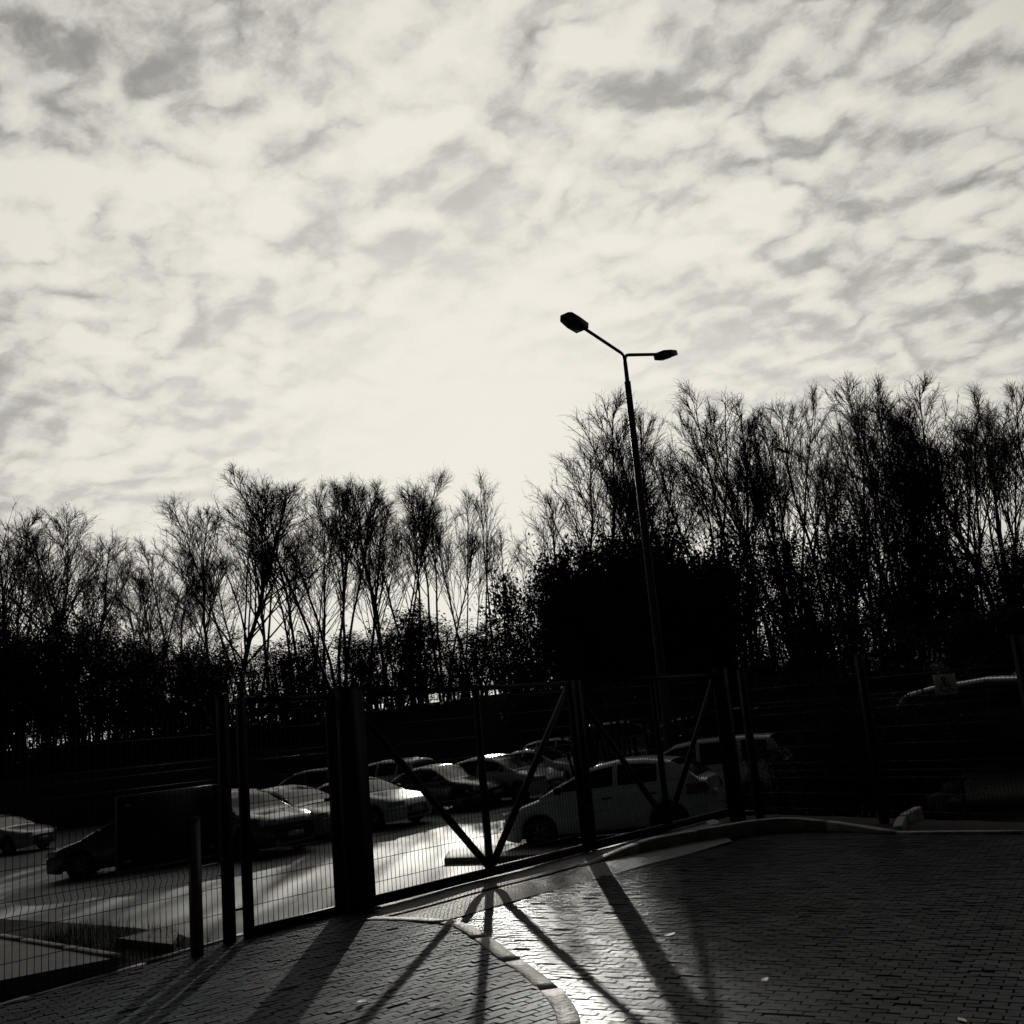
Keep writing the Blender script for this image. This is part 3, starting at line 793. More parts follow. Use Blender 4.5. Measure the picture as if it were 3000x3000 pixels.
ROW = 'cars parked in the long row'
H45 = (0.80, -0.60)
place_car('hatch', 'white_paint', 1795, 2355, 19.8, (-0.93, 0.37), 'pale hatchback parked side on just behind the right gate leaf', 'cars facing the row', sc=0.97)
place_car('van', 'white_paint', 2055, 2270, 23.5, (-0.93, 0.37), 'pale minivan partly hidden behind the nearest hatchback', 'cars facing the row', dz=-0.05, sc=0.9)
place_car('hatch', 'black_paint', 400, 2450, 27.5, (-0.97, -0.2), 'dark hatchback half hidden by the board on the fence', None)
place_car('sedan', 'silver_paint', 0, 2432, 40, (0.92, -0.38), 'silver saloon at the far left edge of the car park', None)
place_car('suv', 'black_paint', 700, 2385, 27.5, H45, 'black car seen between the small gate and the board', ROW)
place_car('hatch', 'silver_paint', 855, 2350, 29.8, H45, 'silver hatchback seen through the small gate', ROW)
place_car('sedan', 'white_paint', 1060, 2350, 31.0, H45, 'pale car with bright bonnet right behind the thick gate post', ROW)
place_car('sedan', 'black_paint', 1300, 2320, 33.5, H45, 'black saloon with bright bonnet behind the left leaf of the gate', ROW)
place_car('hatch', 'white_paint', 1475, 2268, 33.8, H45, 'white hatchback showing its windscreen beside the leaf upright', ROW)
place_car('sedan', 'white_paint', 1592, 2232, 37.5, H45, 'white saloon with narrow bright bonnet between two darker cars', ROW)
place_car('suv', 'silver_paint', 1690, 2205, 39.5, H45, 'silver car behind the joint of the two gate leaves', ROW)
place_car('van', 'grey_paint', 1860, 2160, 37.5, H45, 'dark grey people carrier standing above the roof of the pale hatchback', ROW, dz=0.25)
place_car('suv', 'grey_paint', 905, 2300, 39.0, (-0.9, 0.3), 'grey car peeping over the silver hatchback by the small gate', 'cars in the back row')
place_car('suv', 'white_paint', 1125, 2285, 38.5, (-0.85, 0.5), 'white car turned away behind the pale car with bright bonnet', 'cars in the back row')
place_car('sedan', 'black_paint', 2060, 2120, 36.0, H45, 'dark saloon almost lost in shadow left of the right gate post', ROW, dz=0.45)
place_car('suv', 'black_paint', 2230, 2130, 30.0, (0.9, -0.4), 'black car deep in shadow right of the double gate', None, dz=0.4)
place_car('suv', 'black_paint', 3010, 2100, 18.5, (0.8, -0.6), 'black car behind the mesh fence at the right edge', None, dz=0.42)
place_car('sedan', 'dark_paint', 3110, 2040, 23.5, (0.8, -0.6), 'dark saloon behind the black car at the right edge', None, dz=0.35)

# ---------------------------------------------------------------- things in the car park
# long kerb island before the pale car
def on_ground(x, y):
    z = -0.5
    for _ in range(12): p = on_z(x, y, z); z = 0.5 * z + 0.5 * float(ground_h(p[0], p[1]))
    return on_z(x, y, z)[:2]
isl = smooth_curve(np.array([on_ground(x, y) for x, y in [(1302, 2531), (1318, 2506), (1360, 2497), (1500, 2487), (1800, 2462), (1840, 2470), (1800, 2490), (1700, 2508), (1500, 2524), (1302, 2531)]]), 6)[:-1]
c0_ = isl.mean(0); V, F = [], []
for f, dz in ((1.0, -0.1), (1.0, 0.085), (0.97, 0.10)):
    for p in isl: q = c0_ + (p - c0_) * f; V.append((q[0], q[1], float(ground_h(*q)) + dz))
n_ = len(isl)
for k in range(2):
    for i in range(n_): F.append((k * n_ + i, k * n_ + (i + 1) % n_, (k + 1) * n_ + (i + 1) % n_, (k + 1) * n_ + i))
F.append(tuple(range(2 * n_, 3 * n_)))
mb = MB(); mb.add(V, F); me = mb.mesh('traffic_island', M['dark_concrete'])
bm = bmesh.new(); bm.from_mesh(me); bmesh.ops.triangulate(bm, faces=bm.faces); bmesh.ops.recalc_face_normals(bm, faces=bm.faces); bm.to_mesh(me); bm.free()
tag(link('traffic_island', me), kind='structure')

# profiled sheet fence at the back
def back_fence():
    xsF = np.arange(-44, 9.5, 0.11)
    V, F = [], []
    for i, x in enumerate(xsF):
        y = float(far_fence_y(x)); g = float(ground_h(x, y)); o = (0.0, 0.0, 0.035, 0.035)[i % 4]
        pxv = 1500 + 3011 * x / y
        top = 1.66 + 0.035 * (x + 1.0)
        V += [(x, y + o, g - 0.1), (x, y + o, top)]
    for i in range(len(xsF) - 1): F.append((2 * i, 2 * i + 2, 2 * i + 3, 2 * i + 1))
    loc = (0, 42, -0.9)
    t = thing('sheet_fence', 'dark fence of vertical profiled sheets behind the parked cars', 'fence', loc)
    mb = MB(); mb.add(V, F); part('sheet', mb, M['sheet'], t, origin=loc)
    for x in np.arange(-42, 9, 3.0):
        y = float(far_fence_y(x)) + 0.09; g = float(ground_h(x, y))
        mb = MB(); mb.beam((x, y, g - 0.2), (x, y, 1.62 + 0.035 * (x + 1)), 0.08, 0.08, (0, 1, 0)); part('post', mb, M['gate_metal'], t, origin=loc)
back_fence()

# low shed behind the cars seen through the small gate
def shed():
    a = at_depth(745, 2230, 45.5); b = at_depth(965, 2210, 45.5)
    zt, zb = a[2], float(ground_h((a[0] + b[0]) / 2, 45.5)) - 0.1
    cx = (a[0] + b[0]) / 2; w = b[0] - a[0]; loc = (cx, 46.5, zb)
    t = thing('carport', 'low dark open carport in front of the back fence', 'carport', loc)
    mb = MB(); mb.box((cx, 46.4, zt), (w + 0.4, 2.6, 0.12)); part('roof', mb, M['shed'], t, origin=loc)
    mb = MB(); mb.box((cx, 47.5, (zt + zb) / 2 - 0.06), (w, 0.1, zt - zb - 0.13)); part('back_wall', mb, M['shed'], t, origin=loc)
    for x in (a[0] + 0.1, cx + 0.1, b[0] - 0.1):
        mb = MB(); mb.beam((x, 45.4, zb), (x, 45.4, zt - 0.07), 0.1, 0.1, (0, 1, 0)); part('post', mb, M['shed'], t, origin=loc)
shed()
def cabin():
    a = at_depth(1755, 1875, 40.6); b = at_depth(1835, 1868, 40.6); cx = (a[0] + b[0]) / 2; w = b[0] - a[0]; zt = a[2]; zb = 0.2
    loc = (cx, 41.4, zb)
    t = thing('kiosk', 'dark boxy kiosk rising behind the cars left of the lamp post', 'kiosk', loc)
    mb = MB(); mb.box((cx, 41.4, (zt + zb) / 2 - 0.6), (w, 1.4, zt - zb + 1.2)); part('wall', mb, M['sheet'], t, origin=loc)
    mb = MB(); mb.box((cx, 41.4, zt + 0.045), (w + 0.16, 1.6, 0.08)); part('roof', mb, M['shed'], t, origin=loc)
    mb = MB(); mb.box((cx + 0.1, 40.685, 1.0), (0.75, 0.03, 1.9)); part('door', mb, M['shed'], t, origin=loc)
cabin()

# disabled parking sign
def dsign():
    d = 15.5; c = at_depth(2770, 2005, d); w = 0.155
    g = float(ground_h(c[0], c[1])); loc = (c[0], c[1], g)
    t = thing('parking_sign', 'small white square sign with a black wheelchair symbol on a thin post', 'sign', loc)
    mb = MB(); mb.tube([(c[0], c[1] + 0.03, g - 0.2), (c[0], c[1] + 0.03, c[2] + 0.2)], 0.025, 10); part('post', mb, M['gate_metal'], t, True, 0.8, origin=loc)
    mb = MB(); mb.box((c[0], c[1], c[2]), (0.32, 0.008, 0.30)); pn = part('panel', mb, M['sign_white'], t, origin=loc)
    mb = MB(); y = c[1] - 0.006
    def P(a, b): return (c[0] + a, y, c[2] + b)
    mb.tube([P(0.03 * math.cos(t_) - 0.02, 0.085 + 0.022 * math.sin(t_)) for t_ in np.linspace(0, 6.283, 13)], 0.010, 5)
    mb.beam(P(-0.02, 0.055), P(-0.015, -0.02), 0.022, 0.004, (0, 1, 0))
    mb.beam(P(-0.018, 0.02), P(0.05, 0.02), 0.016, 0.004, (0, 1, 0))
    mb.beam(P(-0.015, -0.02), P(0.06, -0.02), 0.02, 0.004, (0, 1, 0)); mb.beam(P(0.06, -0.012), P(0.085, -0.09), 0.018, 0.004, (0, 1, 0)); mb.beam(P(0.08, -0.09), P(0.11, -0.08), 0.016, 0.004, (0, 1, 0))
    arc = [P(-0.012 + 0.068 * math.cos(t_), -0.045 + 0.062 * math.sin(t_)) for t_ in np.linspace(2.0, 6.0, 14)]
    mb.tube(arc, 0.008, 5)
    part('wheelchair_symbol', mb, M['sign_black'], pn, origin=loc)
dsign()

# kerb end and low edging in front of the right mesh fence
for px in ([(2628, 2425), (2645, 2392), (2690, 2366)],):
    c = np.array([on_z(x, y, 0.04)[:2] for x, y in px]); kerb_strip('kerb', smooth_curve(c, 6), 0.10, -0.2, 0.05, M['concrete'], seg=0.8)
c = np.array([on_z(x, y, -0.15)[:2] for x, y in [(2725, 2335), (2815, 2290)]]); kerb_strip('kerb', c, 0.10, -0.3, -0.15, M['concrete'], seg=0.8)

# fallen leaves on the paving
leaf_px = [(2240, 2872), (1140, 2893), (1690, 2622), (1800, 2757), (1060, 2935), (1960, 2740), (2820, 2990), (1275, 2945)]
def leaf_mesh():
    V = [(-0.05, 0, 0.004), (-0.02, 0.03, 0.012), (0.03, 0.032, 0.006), (0.065, 0.0, 0.014), (0.03, -0.03, 0.01), (-0.02, -0.028, 0.004), (0.0, 0, 0.002)]
    mb = MB(); mb.add(V, [(0, 6, 1), (1, 6, 2), (2, 6, 3), (3, 6, 4), (4, 6, 5), (5, 6, 0)]); mb.tube([(-0.05, 0, 0.004), (-0.085, 0.006, 0.008)], 0.0015, 4)
    return mb.mesh('fallen_leaf', M['dry_leaf'])
lm = leaf_mesh()
for i, (x, y) in enumerate(leaf_px):
    onp = x < 1500
    p = on_z(x, y, 0.066 if onp else 0.006)
    o = link('fallen_leaf', lm); o.location = p.tolist(); o.rotation_euler = (0, 0, rng.uniform(0, 6)); k = rng.uniform(0.5, 0.85); o.scale = (k, k, k)
    tag(o, 'pale dry leaf lying on the path left of the curved kerb' if onp else 'pale dry leaf lying on the paved driveway', 'leaf', 'fallen leaves on the path' if onp else 'fallen leaves on the driveway')

# ---------------------------------------------------------------- trees
def vnorm(v): return v / (math.sqrt(v[0] * v[0] + v[1] * v[1] + v[2] * v[2]) + 1e-12)
def jit(r, s): return r.normal(0, s, 3)

def branch_path(r, p, d, L, nseg, wob, up):
    pts = [p]; d = vnorm(d)
    for i in range(nseg):
        d = vnorm(d + jit(r, wob) + np.array([0, 0, up])); p = p + d * L / nseg; pts.append(p)
    return np.array(pts)

def dir_from(r, t, ang, az=None):
    t = vnorm(t); ref = np.array([1.0, 0, 0]) if abs(t[0]) < 0.8 else np.array([0, 1.0, 0])
    u = vnorm(cross(t, ref)); w = cross(t, u)
    az = r.uniform(0, 2 * math.pi) if az is None else az
    return t * math.cos(ang) + (u * math.cos(az) + w * math.sin(az)) * math.sin(ang)

def grow_tree(seed, H=14.0, stems=1, spread=0.15, first=0.35, nlimb=20, nb=9, nt=6, nst=2, limb_ang=0.6, limb_len=0.36, up=0.10, droop=-0.02, wob=0.07, leaves=0, tr=0.15):
    r = np.random.default_rng(seed)
    trunk, crown = MB(), MB()
    lf = []
    for sidx in range(stems):
        az = 2 * math.pi * sidx / max(stems, 1) + r.uniform(-0.5, 0.5)
        a = spread * r.uniform(0.6, 1.3) if stems > 1 else r.uniform(0, 0.05)
        d = np.array([math.cos(az) * math.sin(a), math.sin(az) * math.sin(a), math.cos(a)])
        hs = H * (1.0 if sidx == 0 else r.uniform(0.72, 0.97)); R0 = tr * (1.0 if stems == 1 else 0.75) * r.uniform(0.85, 1.1)
        path = branch_path(r, np.array([0.15 * math.cos(az), 0.15 * math.sin(az), -0.4]), d, hs, 14, 0.045, 0.012)
        path *= np.array([1, 1, 1.0])
        rad = R0 * (1 - np.linspace(0, 1, 15)) ** 0.85 + 0.012
        trunk.tube(path, rad, 7)
        nl = max(4, int(nlimb / (1 if stems == 1 else stems ** 0.6)))
        for k in range(nl):
            t = first + (0.97 - first) * (k + r.uniform(0, 1)) / nl
            f = t * 14; i = min(int(f), 13); p = path[i] + (path[i + 1] - path[i]) * (f - i); tg = path[min(i + 1, 14)] - path[i]
            L = (H * (0.97 - t) * 1.7 * limb_len * r.uniform(0.7, 1.12) + 0.7) * (0.9 if stems > 1 else 1)
            lr = max(0.5 * R0 * (1 - t) ** 0.6, 0.024)
            lp = branch_path(r, p, dir_from(r, tg, limb_ang * r.uniform(0.65, 1.3)), L, 8, wob, up)
            trunk.tube(lp, lr * (1 - np.linspace(0, 1, 9) * 0.85), 5, False)
            for b in range(nb):
                tb = 0.28 + 0.72 * (b + r.uniform(0, 1)) / nb; fb = tb * 8; ib = min(int(fb), 7); pb = lp[ib] + (lp[ib + 1] - lp[ib]) * (fb - ib)
                Lb = min(L * 0.40, 1.9) * (1.15 - tb) ** 0.5 * r.uniform(0.5, 1.2) + 0.2
                bp = branch_path(r, pb, dir_from(r, lp[ib + 1] - lp[ib], 0.5 * r.uniform(0.5, 1.4)), Lb, 5, wob, up * 0.5)
                crown.tube(bp, np.linspace(max(lr * 0.4, 0.018), 0.009, 6), 3, False)
                for q in range(nt):
                    tq = 0.15 + 0.85 * (q + r.uniform(0, 1)) / nt; fq = tq * 5; iq = min(int(fq), 4); pq = bp[iq] + (bp[iq + 1] - bp[iq]) * (fq - iq)
                    Lq = r.uniform(0.15, 0.65)
                    qp = branch_path(r, pq, dir_from(r, bp[iq + 1] - bp[iq], 0.55 * r.uniform(0.4, 1.4)), Lq, 3, 0.07, droop)
                    crown.tube(qp, np.array([0.0075, 0.006, 0.005, 0.0035]), 3, False)
                    for z in range(nst):
                        iz = r.integers(0, 3); pz = qp[iz] + (qp[iz + 1] - qp[iz]) * r.uniform()
                        zp = branch_path(r, pz, dir_from(r, qp[iz + 1] - qp[iz], 0.5), r.uniform(0.15, 0.45), 2, 0.08, droop * 2)
                        crown.tube(zp, np.array([0.005, 0.0045, 0.0035]), 3, False)
                        if leaves and r.uniform() < leaves: lf.append(zp[-1])
                    if leaves and r.uniform() < leaves: lf.append(qp[-1])
    for p in lf: add_leaf(crown, r, p, r.uniform(0.025, 0.05))
    zt = max(v[:, 2].max() for v in crown.v)
    return trunk, crown, zt

def add_leaf(mb, r, p, s):
    a = vnorm(r.normal(0, 1, 3)); b = vnorm(cross(a, r.normal(0, 1, 3)))
    mb.add([p - a * s, p + b * s * 0.6, p + a * s, p - b * s * 0.6], [(0, 1, 2, 3)])

def scale_unit(trunk, crown, zt):
    pass

TV = {}
def variant(key, **kw):
    tk, cr, zt = grow_tree(**kw)
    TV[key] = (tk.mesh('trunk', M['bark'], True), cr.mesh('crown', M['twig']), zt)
variant('birch', seed=1, H=15, nlimb=26, nb=9, nt=5, nst=1, first=0.36, limb_ang=0.42, limb_len=0.46, up=0.0, droop=-0.02, wob=0.035, leaves=0.05, tr=0.12)
variant('birch2', seed=2, H=15, stems=2, spread=0.10, nlimb=32, nb=8, nt=5, nst=1, first=0.38, limb_ang=0.42, limb_len=0.44, up=0.0, droop=-0.03, wob=0.035, leaves=0.08, tr=0.12)
variant('fan', seed=13, H=15, stems=5, spread=0.15, first=0.42, nlimb=48, nb=7, nt=5, nst=1, limb_ang=0.36, limb_len=0.40, up=0.0, droop=-0.02, wob=0.035, leaves=0.06, tr=0.12)
variant('fan2', seed=24, H=15, stems=4, spread=0.17, first=0.45, nlimb=40, nb=7, nt=5, nst=1, limb_ang=0.38, limb_len=0.42, up=0.0, droop=-0.06, wob=0.035, leaves=0.06, tr=0.12)
variant('sparse', seed=5, H=15, stems=3, spread=0.17, first=0.55, nlimb=20, nb=6, nt=4, nst=1, limb_ang=0.36, limb_len=0.40, up=0.0, wob=0.035, leaves=0.02, tr=0.10)
variant('tall', seed=31, H=15, stems=2, spread=0.10, nlimb=30, nb=8, nt=5, nst=1, first=0.46, limb_ang=0.42, limb_len=0.45, up=0.0, droop=-0.02, wob=0.035, leaves=0.05, tr=0.11)
variant('tall2', seed=32, H=15, stems=3, spread=0.11, nlimb=36, nb=8, nt=5, nst=1, first=0.48, limb_ang=0.42, limb_len=0.44, up=0.0, droop=-0.02, wob=0.035, leaves=0.04, tr=0.11)
variant('poplar', seed=6, H=15, nlimb=34, nb=8, nt=5, nst=1, first=0.25, limb_ang=0.48, limb_len=0.52, up=0.015, droop=0.01, wob=0.04, tr=0.14)
variant('leafy', seed=8, H=15, stems=3, spread=0.16, first=0.25, nlimb=40, nb=9, nt=6, nst=2, limb_ang=0.65, limb_len=0.42, up=0.02, leaves=0.35, tr=0.12)

def grow_shrub(seed, H=8.0, wdt=2.4, stems=9, nleaf=6500, low=0.08, tilt=0.32):
    r = np.random.default_rng(seed)
    st, fo = MB(), MB(); tips = []
    for s in range(stems):
        az = r.uniform(0, 6.283); a = r.uniform(0.03, tilt)
        d = np.array([math.cos(az) * math.sin(a), math.sin(az) * math.sin(a), math.cos(a)])
        L = H * r.uniform(0.74, 0.96)
        p = branch_path(r, np.array([r.normal(0, 0.4), r.normal(0, 0.4), -0.3]), d, L, 10, 0.07, 0.03)
        st.tube(p, np.linspace(0.06, 0.012, 11), 5, False)
        for b in range(24):
            t = r.uniform(low, 0.99) * 10; i = min(int(t), 9); q = p[i] + (p[i + 1] - p[i]) * (t - i)
            bl = wdt * r.uniform(0.3, 0.8) * (1.15 - t / 16)
            bp = branch_path(r, q, dir_from(r, p[i + 1] - p[i], r.uniform(0.5, 1.1)), bl, 5, 0.13, 0.06)
            fo.tube(bp, np.linspace(0.018, 0.006, 6), 3, False)
            for k in range(6):
                t2 = r.uniform(0.2, 1) * 5; i2 = min(int(t2), 4); q2 = bp[i2] + (bp[i2 + 1] - bp[i2]) * (t2 - i2)
                tp = branch_path(r, q2, dir_from(r, bp[i2 + 1] - bp[i2], r.uniform(0.4, 1.0)), r.uniform(0.3, 0.9), 3, 0.18, 0.05)
                fo.tube(tp, np.array([0.008, 0.007, 0.006, 0.004]), 3, False); tips.append(tp)
    for _ in range(nleaf):
        tp = tips[r.integers(len(tips))]; i = r.integers(0, 3)
        p = tp[i] + (tp[i + 1] - tp[i]) * r.uniform() + r.normal(0, 0.12, 3)
        add_leaf(fo, r, p, r.uniform(0.035, 0.085))
    return st, fo
SV = {}
for i, (h, w, n, nl) in enumerate([(8, 2.6, 9, 7500), (8, 2.2, 7, 6500), (8, 3.0, 11, 8500), (8, 2.4, 8, 4200), (8, 2.0, 10, 9000), (8, 2.3, 9, 15000)]):
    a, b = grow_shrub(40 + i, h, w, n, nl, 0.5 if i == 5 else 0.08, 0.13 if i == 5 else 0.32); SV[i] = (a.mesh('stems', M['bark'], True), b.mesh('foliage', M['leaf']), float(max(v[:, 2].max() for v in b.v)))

tree_protos = {}
def put_tree(key, px, py, depth, rz, label, wide=1.0, group='bare trees behind the car park', name='birch_tree'):
    p = at_depth(px, py, depth); g = float(ground_h(p[0], depth)) - 0.1
    tk, cr, zt = TV[key]; k = (p[2] - g) / zt
    t = thing(name, label, 'tree', (p[0], depth, g), rz, group)
    link('trunk', tk, t); link('crown', cr, t)
    kk = 0.5 + 0.5 * k if k > 1 else k
    t.scale = (k * wide * 1.3, k * wide * 1.3, k)
    return t

T_LEFT = [
    ('poplar', -20, 1500, 62, 0.4, 'tall bare tree cut off by the left edge of the view', 1.0),
    ('poplar', 75, 1462, 64, 2.1, 'broad upright bare tree near the left edge', 1.15),
    ('birch', 150, 1468, 66, 4.0, 'slim bare tree rising from the leftmost clump', 0.9),
    ('poplar', 215, 1500, 63, 1.3, 'bare tree in the leftmost clump with crown sloping right', 1.0),
    ('birch', 290, 1560, 65, 3.0, 'lowest bare tree on the right flank of the leftmost clump', 0.9),
    ('leafy', 412, 1600, 60, 0.7, 'small bushy tree standing alone in the low gap on the left', 0.8),
    ('leafy', 545, 1615, 62, 2.4, 'small round tree with withered leaves left of the tall bare group', 0.9),
    ('poplar', 668, 1392, 60, 5.0, 'tall pale bare tree at the left end of the middle group', 1.05),
    ('birch', 770, 1410, 61, 2.2, 'slender bare tree second from the left in the middle group', 0.9),
    ('birch2', 850, 1405, 60, 0.3, 'dense twiggy tree with a dark clump high in its crown', 0.9),
    ('leafy', 905, 1392, 62, 1.6, 'bushy dark tree in the thick of the middle group', 0.62),
    ('fan', 960, 1368, 60, 3.3, 'fan shaped tree leaning left above the thick gate post', 0.85),
    ('birch2', 1040, 1430, 61, 4.4, 'forked bare tree just right of the thick gate post', 0.9),
    ('tall2', 1115, 1345, 59, 0.9, 'tallest bare tree of the middle group with rounded top', 0.75),
    ('tall', 1170, 1365, 60, 5.6, 'thin bare tree beside the tallest of the middle group', 0.85),
    ('tall2', 1250, 1400, 60, 2.0, 'sparse forked tree at the right end of the middle group', 0.9),
    ('tall', 1312, 1395, 62, 5.0, 'fine twigged tree left of the open V shaped tree', 0.55),
    ('sparse', 1345, 1385, 61, 0.2, 'lone open V shaped tree just left of the bright gap', 0.7),
    ('sparse', 1418, 1390, 63, 3.9, 'open bare tree leaning right beside the bright gap', 0.75),
]
T_RIGHT = [
    ('birch', 1640, 1430, 46, 1.0, 'short bare birch at the left end of the right group', 0.75),
    ('birch2', 1735, 1165, 46, 2.7, 'tall weeping birch left of the lamp post', 0.85),
    ('birch', 1800, 1215, 47, 4.8, 'slim birch close on the left of the lamp pole', 0.75),
    ('birch', 1905, 1180, 48, 0.6, 'slim birch close on the right of the lamp pole', 0.75),
    ('fan2', 2070, 1155, 46, 5.2, 'fan shaped birch with leaning stems right of the lamp pole', 0.75),
    ('birch2', 2110, 1230, 48, 3.1, 'thin forked birch between two fan shaped birches', 0.8),
    ('fan', 2225, 1145, 47, 1.9, 'spreading birch with a dark bird in its crown', 0.65),
    ('birch', 2325, 1150, 46, 0.2, 'upright birch right of the birch with the bird', 0.8),
    ('birch', 2440, 1085, 48, 3.6, 'tallest slender birch poking above its neighbours', 0.7),
    ('fan', 2530, 1130, 45, 0.8, 'dense many stemmed birch left of the dark thicket tree', 0.7),
    ('birch2', 2660, 1115, 46, 2.2, 'twiggy birch rising out of the dark thicket on the right', 0.85),
    ('fan2', 2740, 1130, 46, 4.1, 'broad birch with arching boughs right of the thicket', 0.75),
    ('poplar', 2815, 1145, 45, 1.4, 'wide crowned bare tree with upswept boughs on the right', 1.0),
    ('birch', 2890, 1215, 47, 5.1, 'bare birch sloping down toward the right edge', 0.8),
    ('birch', 2985, 1110, 46, 0.9, 'tall bare birch at the right edge of the view', 0.8),
    ('birch2', 3060, 1200, 47, 2.9, 'bare birch partly cut off by the right edge', 0.9),
]
T_FILL = [
    ('tall', 480, 1530, 70, 0.3, 'thin bare tree behind the low gap on the left', 0.9), ('birch', 610, 1480, 68, 2.0, 'bare tree stepping up to the middle group from the left', 0.9),
    ('tall2', 715, 1440, 69, 4.0, 'bare tree behind the left end of the middle group', 0.9),
    ('birch', 1085, 1400, 69, 0.2, 'bare tree behind the forked one right of the thick post', 0.9),
    ('sparse', 1545, 1560, 52, 1.2, 'small thin birch inside the bright gap', 0.8), ('birch', 1690, 1290, 50, 2.6, 'birch of middling height behind the tall weeping one', 0.9),
    ('fan', 1860, 1300, 52, 0.5, 'many stemmed birch directly behind the lamp pole', 0.8), ('sparse', 1990, 1190, 50, 4.6, 'open birch between the lamp pole and the leaning fan', 1.0),
    ('birch2', 2165, 1180, 51, 1.0, 'forked birch left of the bird in the tree', 0.9), ('sparse', 2285, 1165, 50, 3.0, 'open birch behind the bird', 1.0),
    ('fan2', 2385, 1190, 51, 2.2, 'birch with drooping tips before the tallest slender one', 0.8), ('birch', 2600, 1135, 50, 5.5, 'pale birch behind the bushiest tree of the thicket', 0.9),
    ('tall2', 2700, 1150, 51, 0.9, 'long stemmed birch behind the broad arching one', 0.9), ('fan', 2850, 1190, 51, 3.8, 'many stemmed birch behind the wide crowned bare tree', 0.9),
    ('birch2', 60, 1500, 70, 3.0, 'forked bare tree behind the broad upright one on the left', 1.0), ('tall', 235, 1560, 70, 1.7, 'bare tree behind the sloping crown on the left', 1.0)]
for a in T_LEFT + T_RIGHT + T_FILL: put_tree(*a[:6], wide=a[6])
put_tree('leafy', 2595, 1265, 43.5, 1.1, 'dark bushy tree full of withered leaves in the right thicket', 0.55, name='bushy_tree')
put_tree('leafy', 2520, 1330, 43.5, 3.5, 'dark leafy tree left of the bushiest one in the right thicket', 0.6, name='bushy_tree')

# understory shrubs
sil = [(-120, 1670), (0, 1680), (120, 1685), (200, 1640), (300, 1700), (400, 1800), (520, 1800), (620, 1790), (700, 1770), (800, 1780), (950, 1790), (1060, 1740), (1150, 1735), (1250, 1735), (1400, 1740), (1470, 1740)]
sir = [(1520, 1680), (1580, 1630), (1640, 1600), (1620, 1560), (1700, 1555), (1800, 1530), (1900, 1515), (2000, 1530), (2100, 1560), (2200, 1540), (2330, 1500), (2430, 1480), (2500, 1420), (2560, 1330), (2620, 1330), (2690, 1470), (2780, 1590), (2900, 1590), (3000, 1560), (3150, 1540)]
def put_shrub(px, py, depth, vi, label, group, wide=1.0):
    p = at_depth(px, py, depth); g = float(ground_h(p[0], depth)) - 0.1
    a, b, zt = SV[vi]; k = (p[2] - g) / zt
    t = thing('shrub', label, 'shrub', (p[0], depth, g), rng.uniform(0, 6.28), group)
    link('stems', a, t); link('foliage', b, t)
    t.scale = (wide, wide, k)
def shrub_row(pts, step, depth, lab, group, dy, vis, wide):
    X, Yp = zip(*pts); x = X[0]
    while x <= X[-1]:
        d = depth + rng.uniform(-1.2, 1.2)
        y = np.interp(x, X, Yp) + dy + rng.uniform(-45, 60)
        put_shrub(x, y, d, vis[rng.integers(len(vis))], lab, group, wide * rng.uniform(0.85, 1.15))
        x += step * rng.uniform(0.8, 1.2)
shrub_row(sil, 105, 58, 'dense dark shrub below the bare trees left of the bright gap', 'understory left of the gap', 35, (0, 1, 2, 3), 1.2)
shrub_row(sil, 140, 64, 'dense dark shrub below the bare trees left of the bright gap', 'understory left of the gap', 90, (1, 3, 3), 1.2)
shrub_row([(-140, 1790), (120, 1790), (300, 1810), (480, 1870), (700, 1870)], 95, 66.5, 'dense dark shrub below the bare trees left of the bright gap', 'understory left of the gap', 0, (0, 2, 4), 1.25)
shrub_row(sir, 95, 43.8, 'dense dark shrub below the birches right of the bright gap', 'understory right of the gap', 10, (3, 1, 3, 0), 1.0)
shrub_row(sir, 150, 47.5, 'dense dark shrub below the birches right of the bright gap', 'understory right of the gap', 40, (3,), 1.1)
def put_shade_tree(px, py, depth, rz, label, wide):  # extra tree, added so its crown shades the right of the driveway
    p = at_depth(px, py, depth); g = float(ground_h(p[0], depth)) - 0.1
    a, b, zt = SV[5]; k = (p[2] - g) / zt
    t = thing('added_shade_tree', label, 'tree', (p[0], depth, g), rz, 'small trees added among the cars for shade')
    link('trunk', a, t); link('crown', b, t); t.scale = (wide, wide, k)
put_shade_tree(1662, 1590, 30.0, 0.4, 'small dense crowned tree added for shade, left of the lamp pole, behind the joint of the gate leaves', 0.8)
put_shade_tree(1745, 1540, 31.2, 2.0, 'small dense crowned tree added for shade, second from the joint of the gate leaves', 0.95)
put_shade_tree(1850, 1500, 29.0, 3.3, 'small dense crowned tree added for shade, closest to the lamp pole on its left', 1.0)
put_shade_tree(1940, 1565, 30.4, 5.1, 'small dense crowned tree added for shade, standing behind the lamp pole', 1.0)
put_shade_tree(2040, 1590, 29.4, 1.2, 'small dense crowned tree added for shade, just right of the lamp pole', 1.0)
low_r = [(2200, 1950), (2300, 1900), (2400, 1800), (2500, 1750), (2600, 1800), (2700, 1850), (2850, 1800), (3000, 1760), (3150, 1750)]
shrub_row(low_r, 130, 30, 'low dark shrub on the bank right of the double gate', 'shrubs on the right bank', 0, (0, 2, 4), 0.8)
near_r = [(2300, 2130), (2350, 2060), (2420, 2000), (2520, 1980), (2620, 2040), (2720, 2110)]
shrub_row(near_r, 70, 18.5, 'low dark bush behind the kerb right of the double gate', 'bushes behind the right kerb', 0, (0, 2), 0.42)

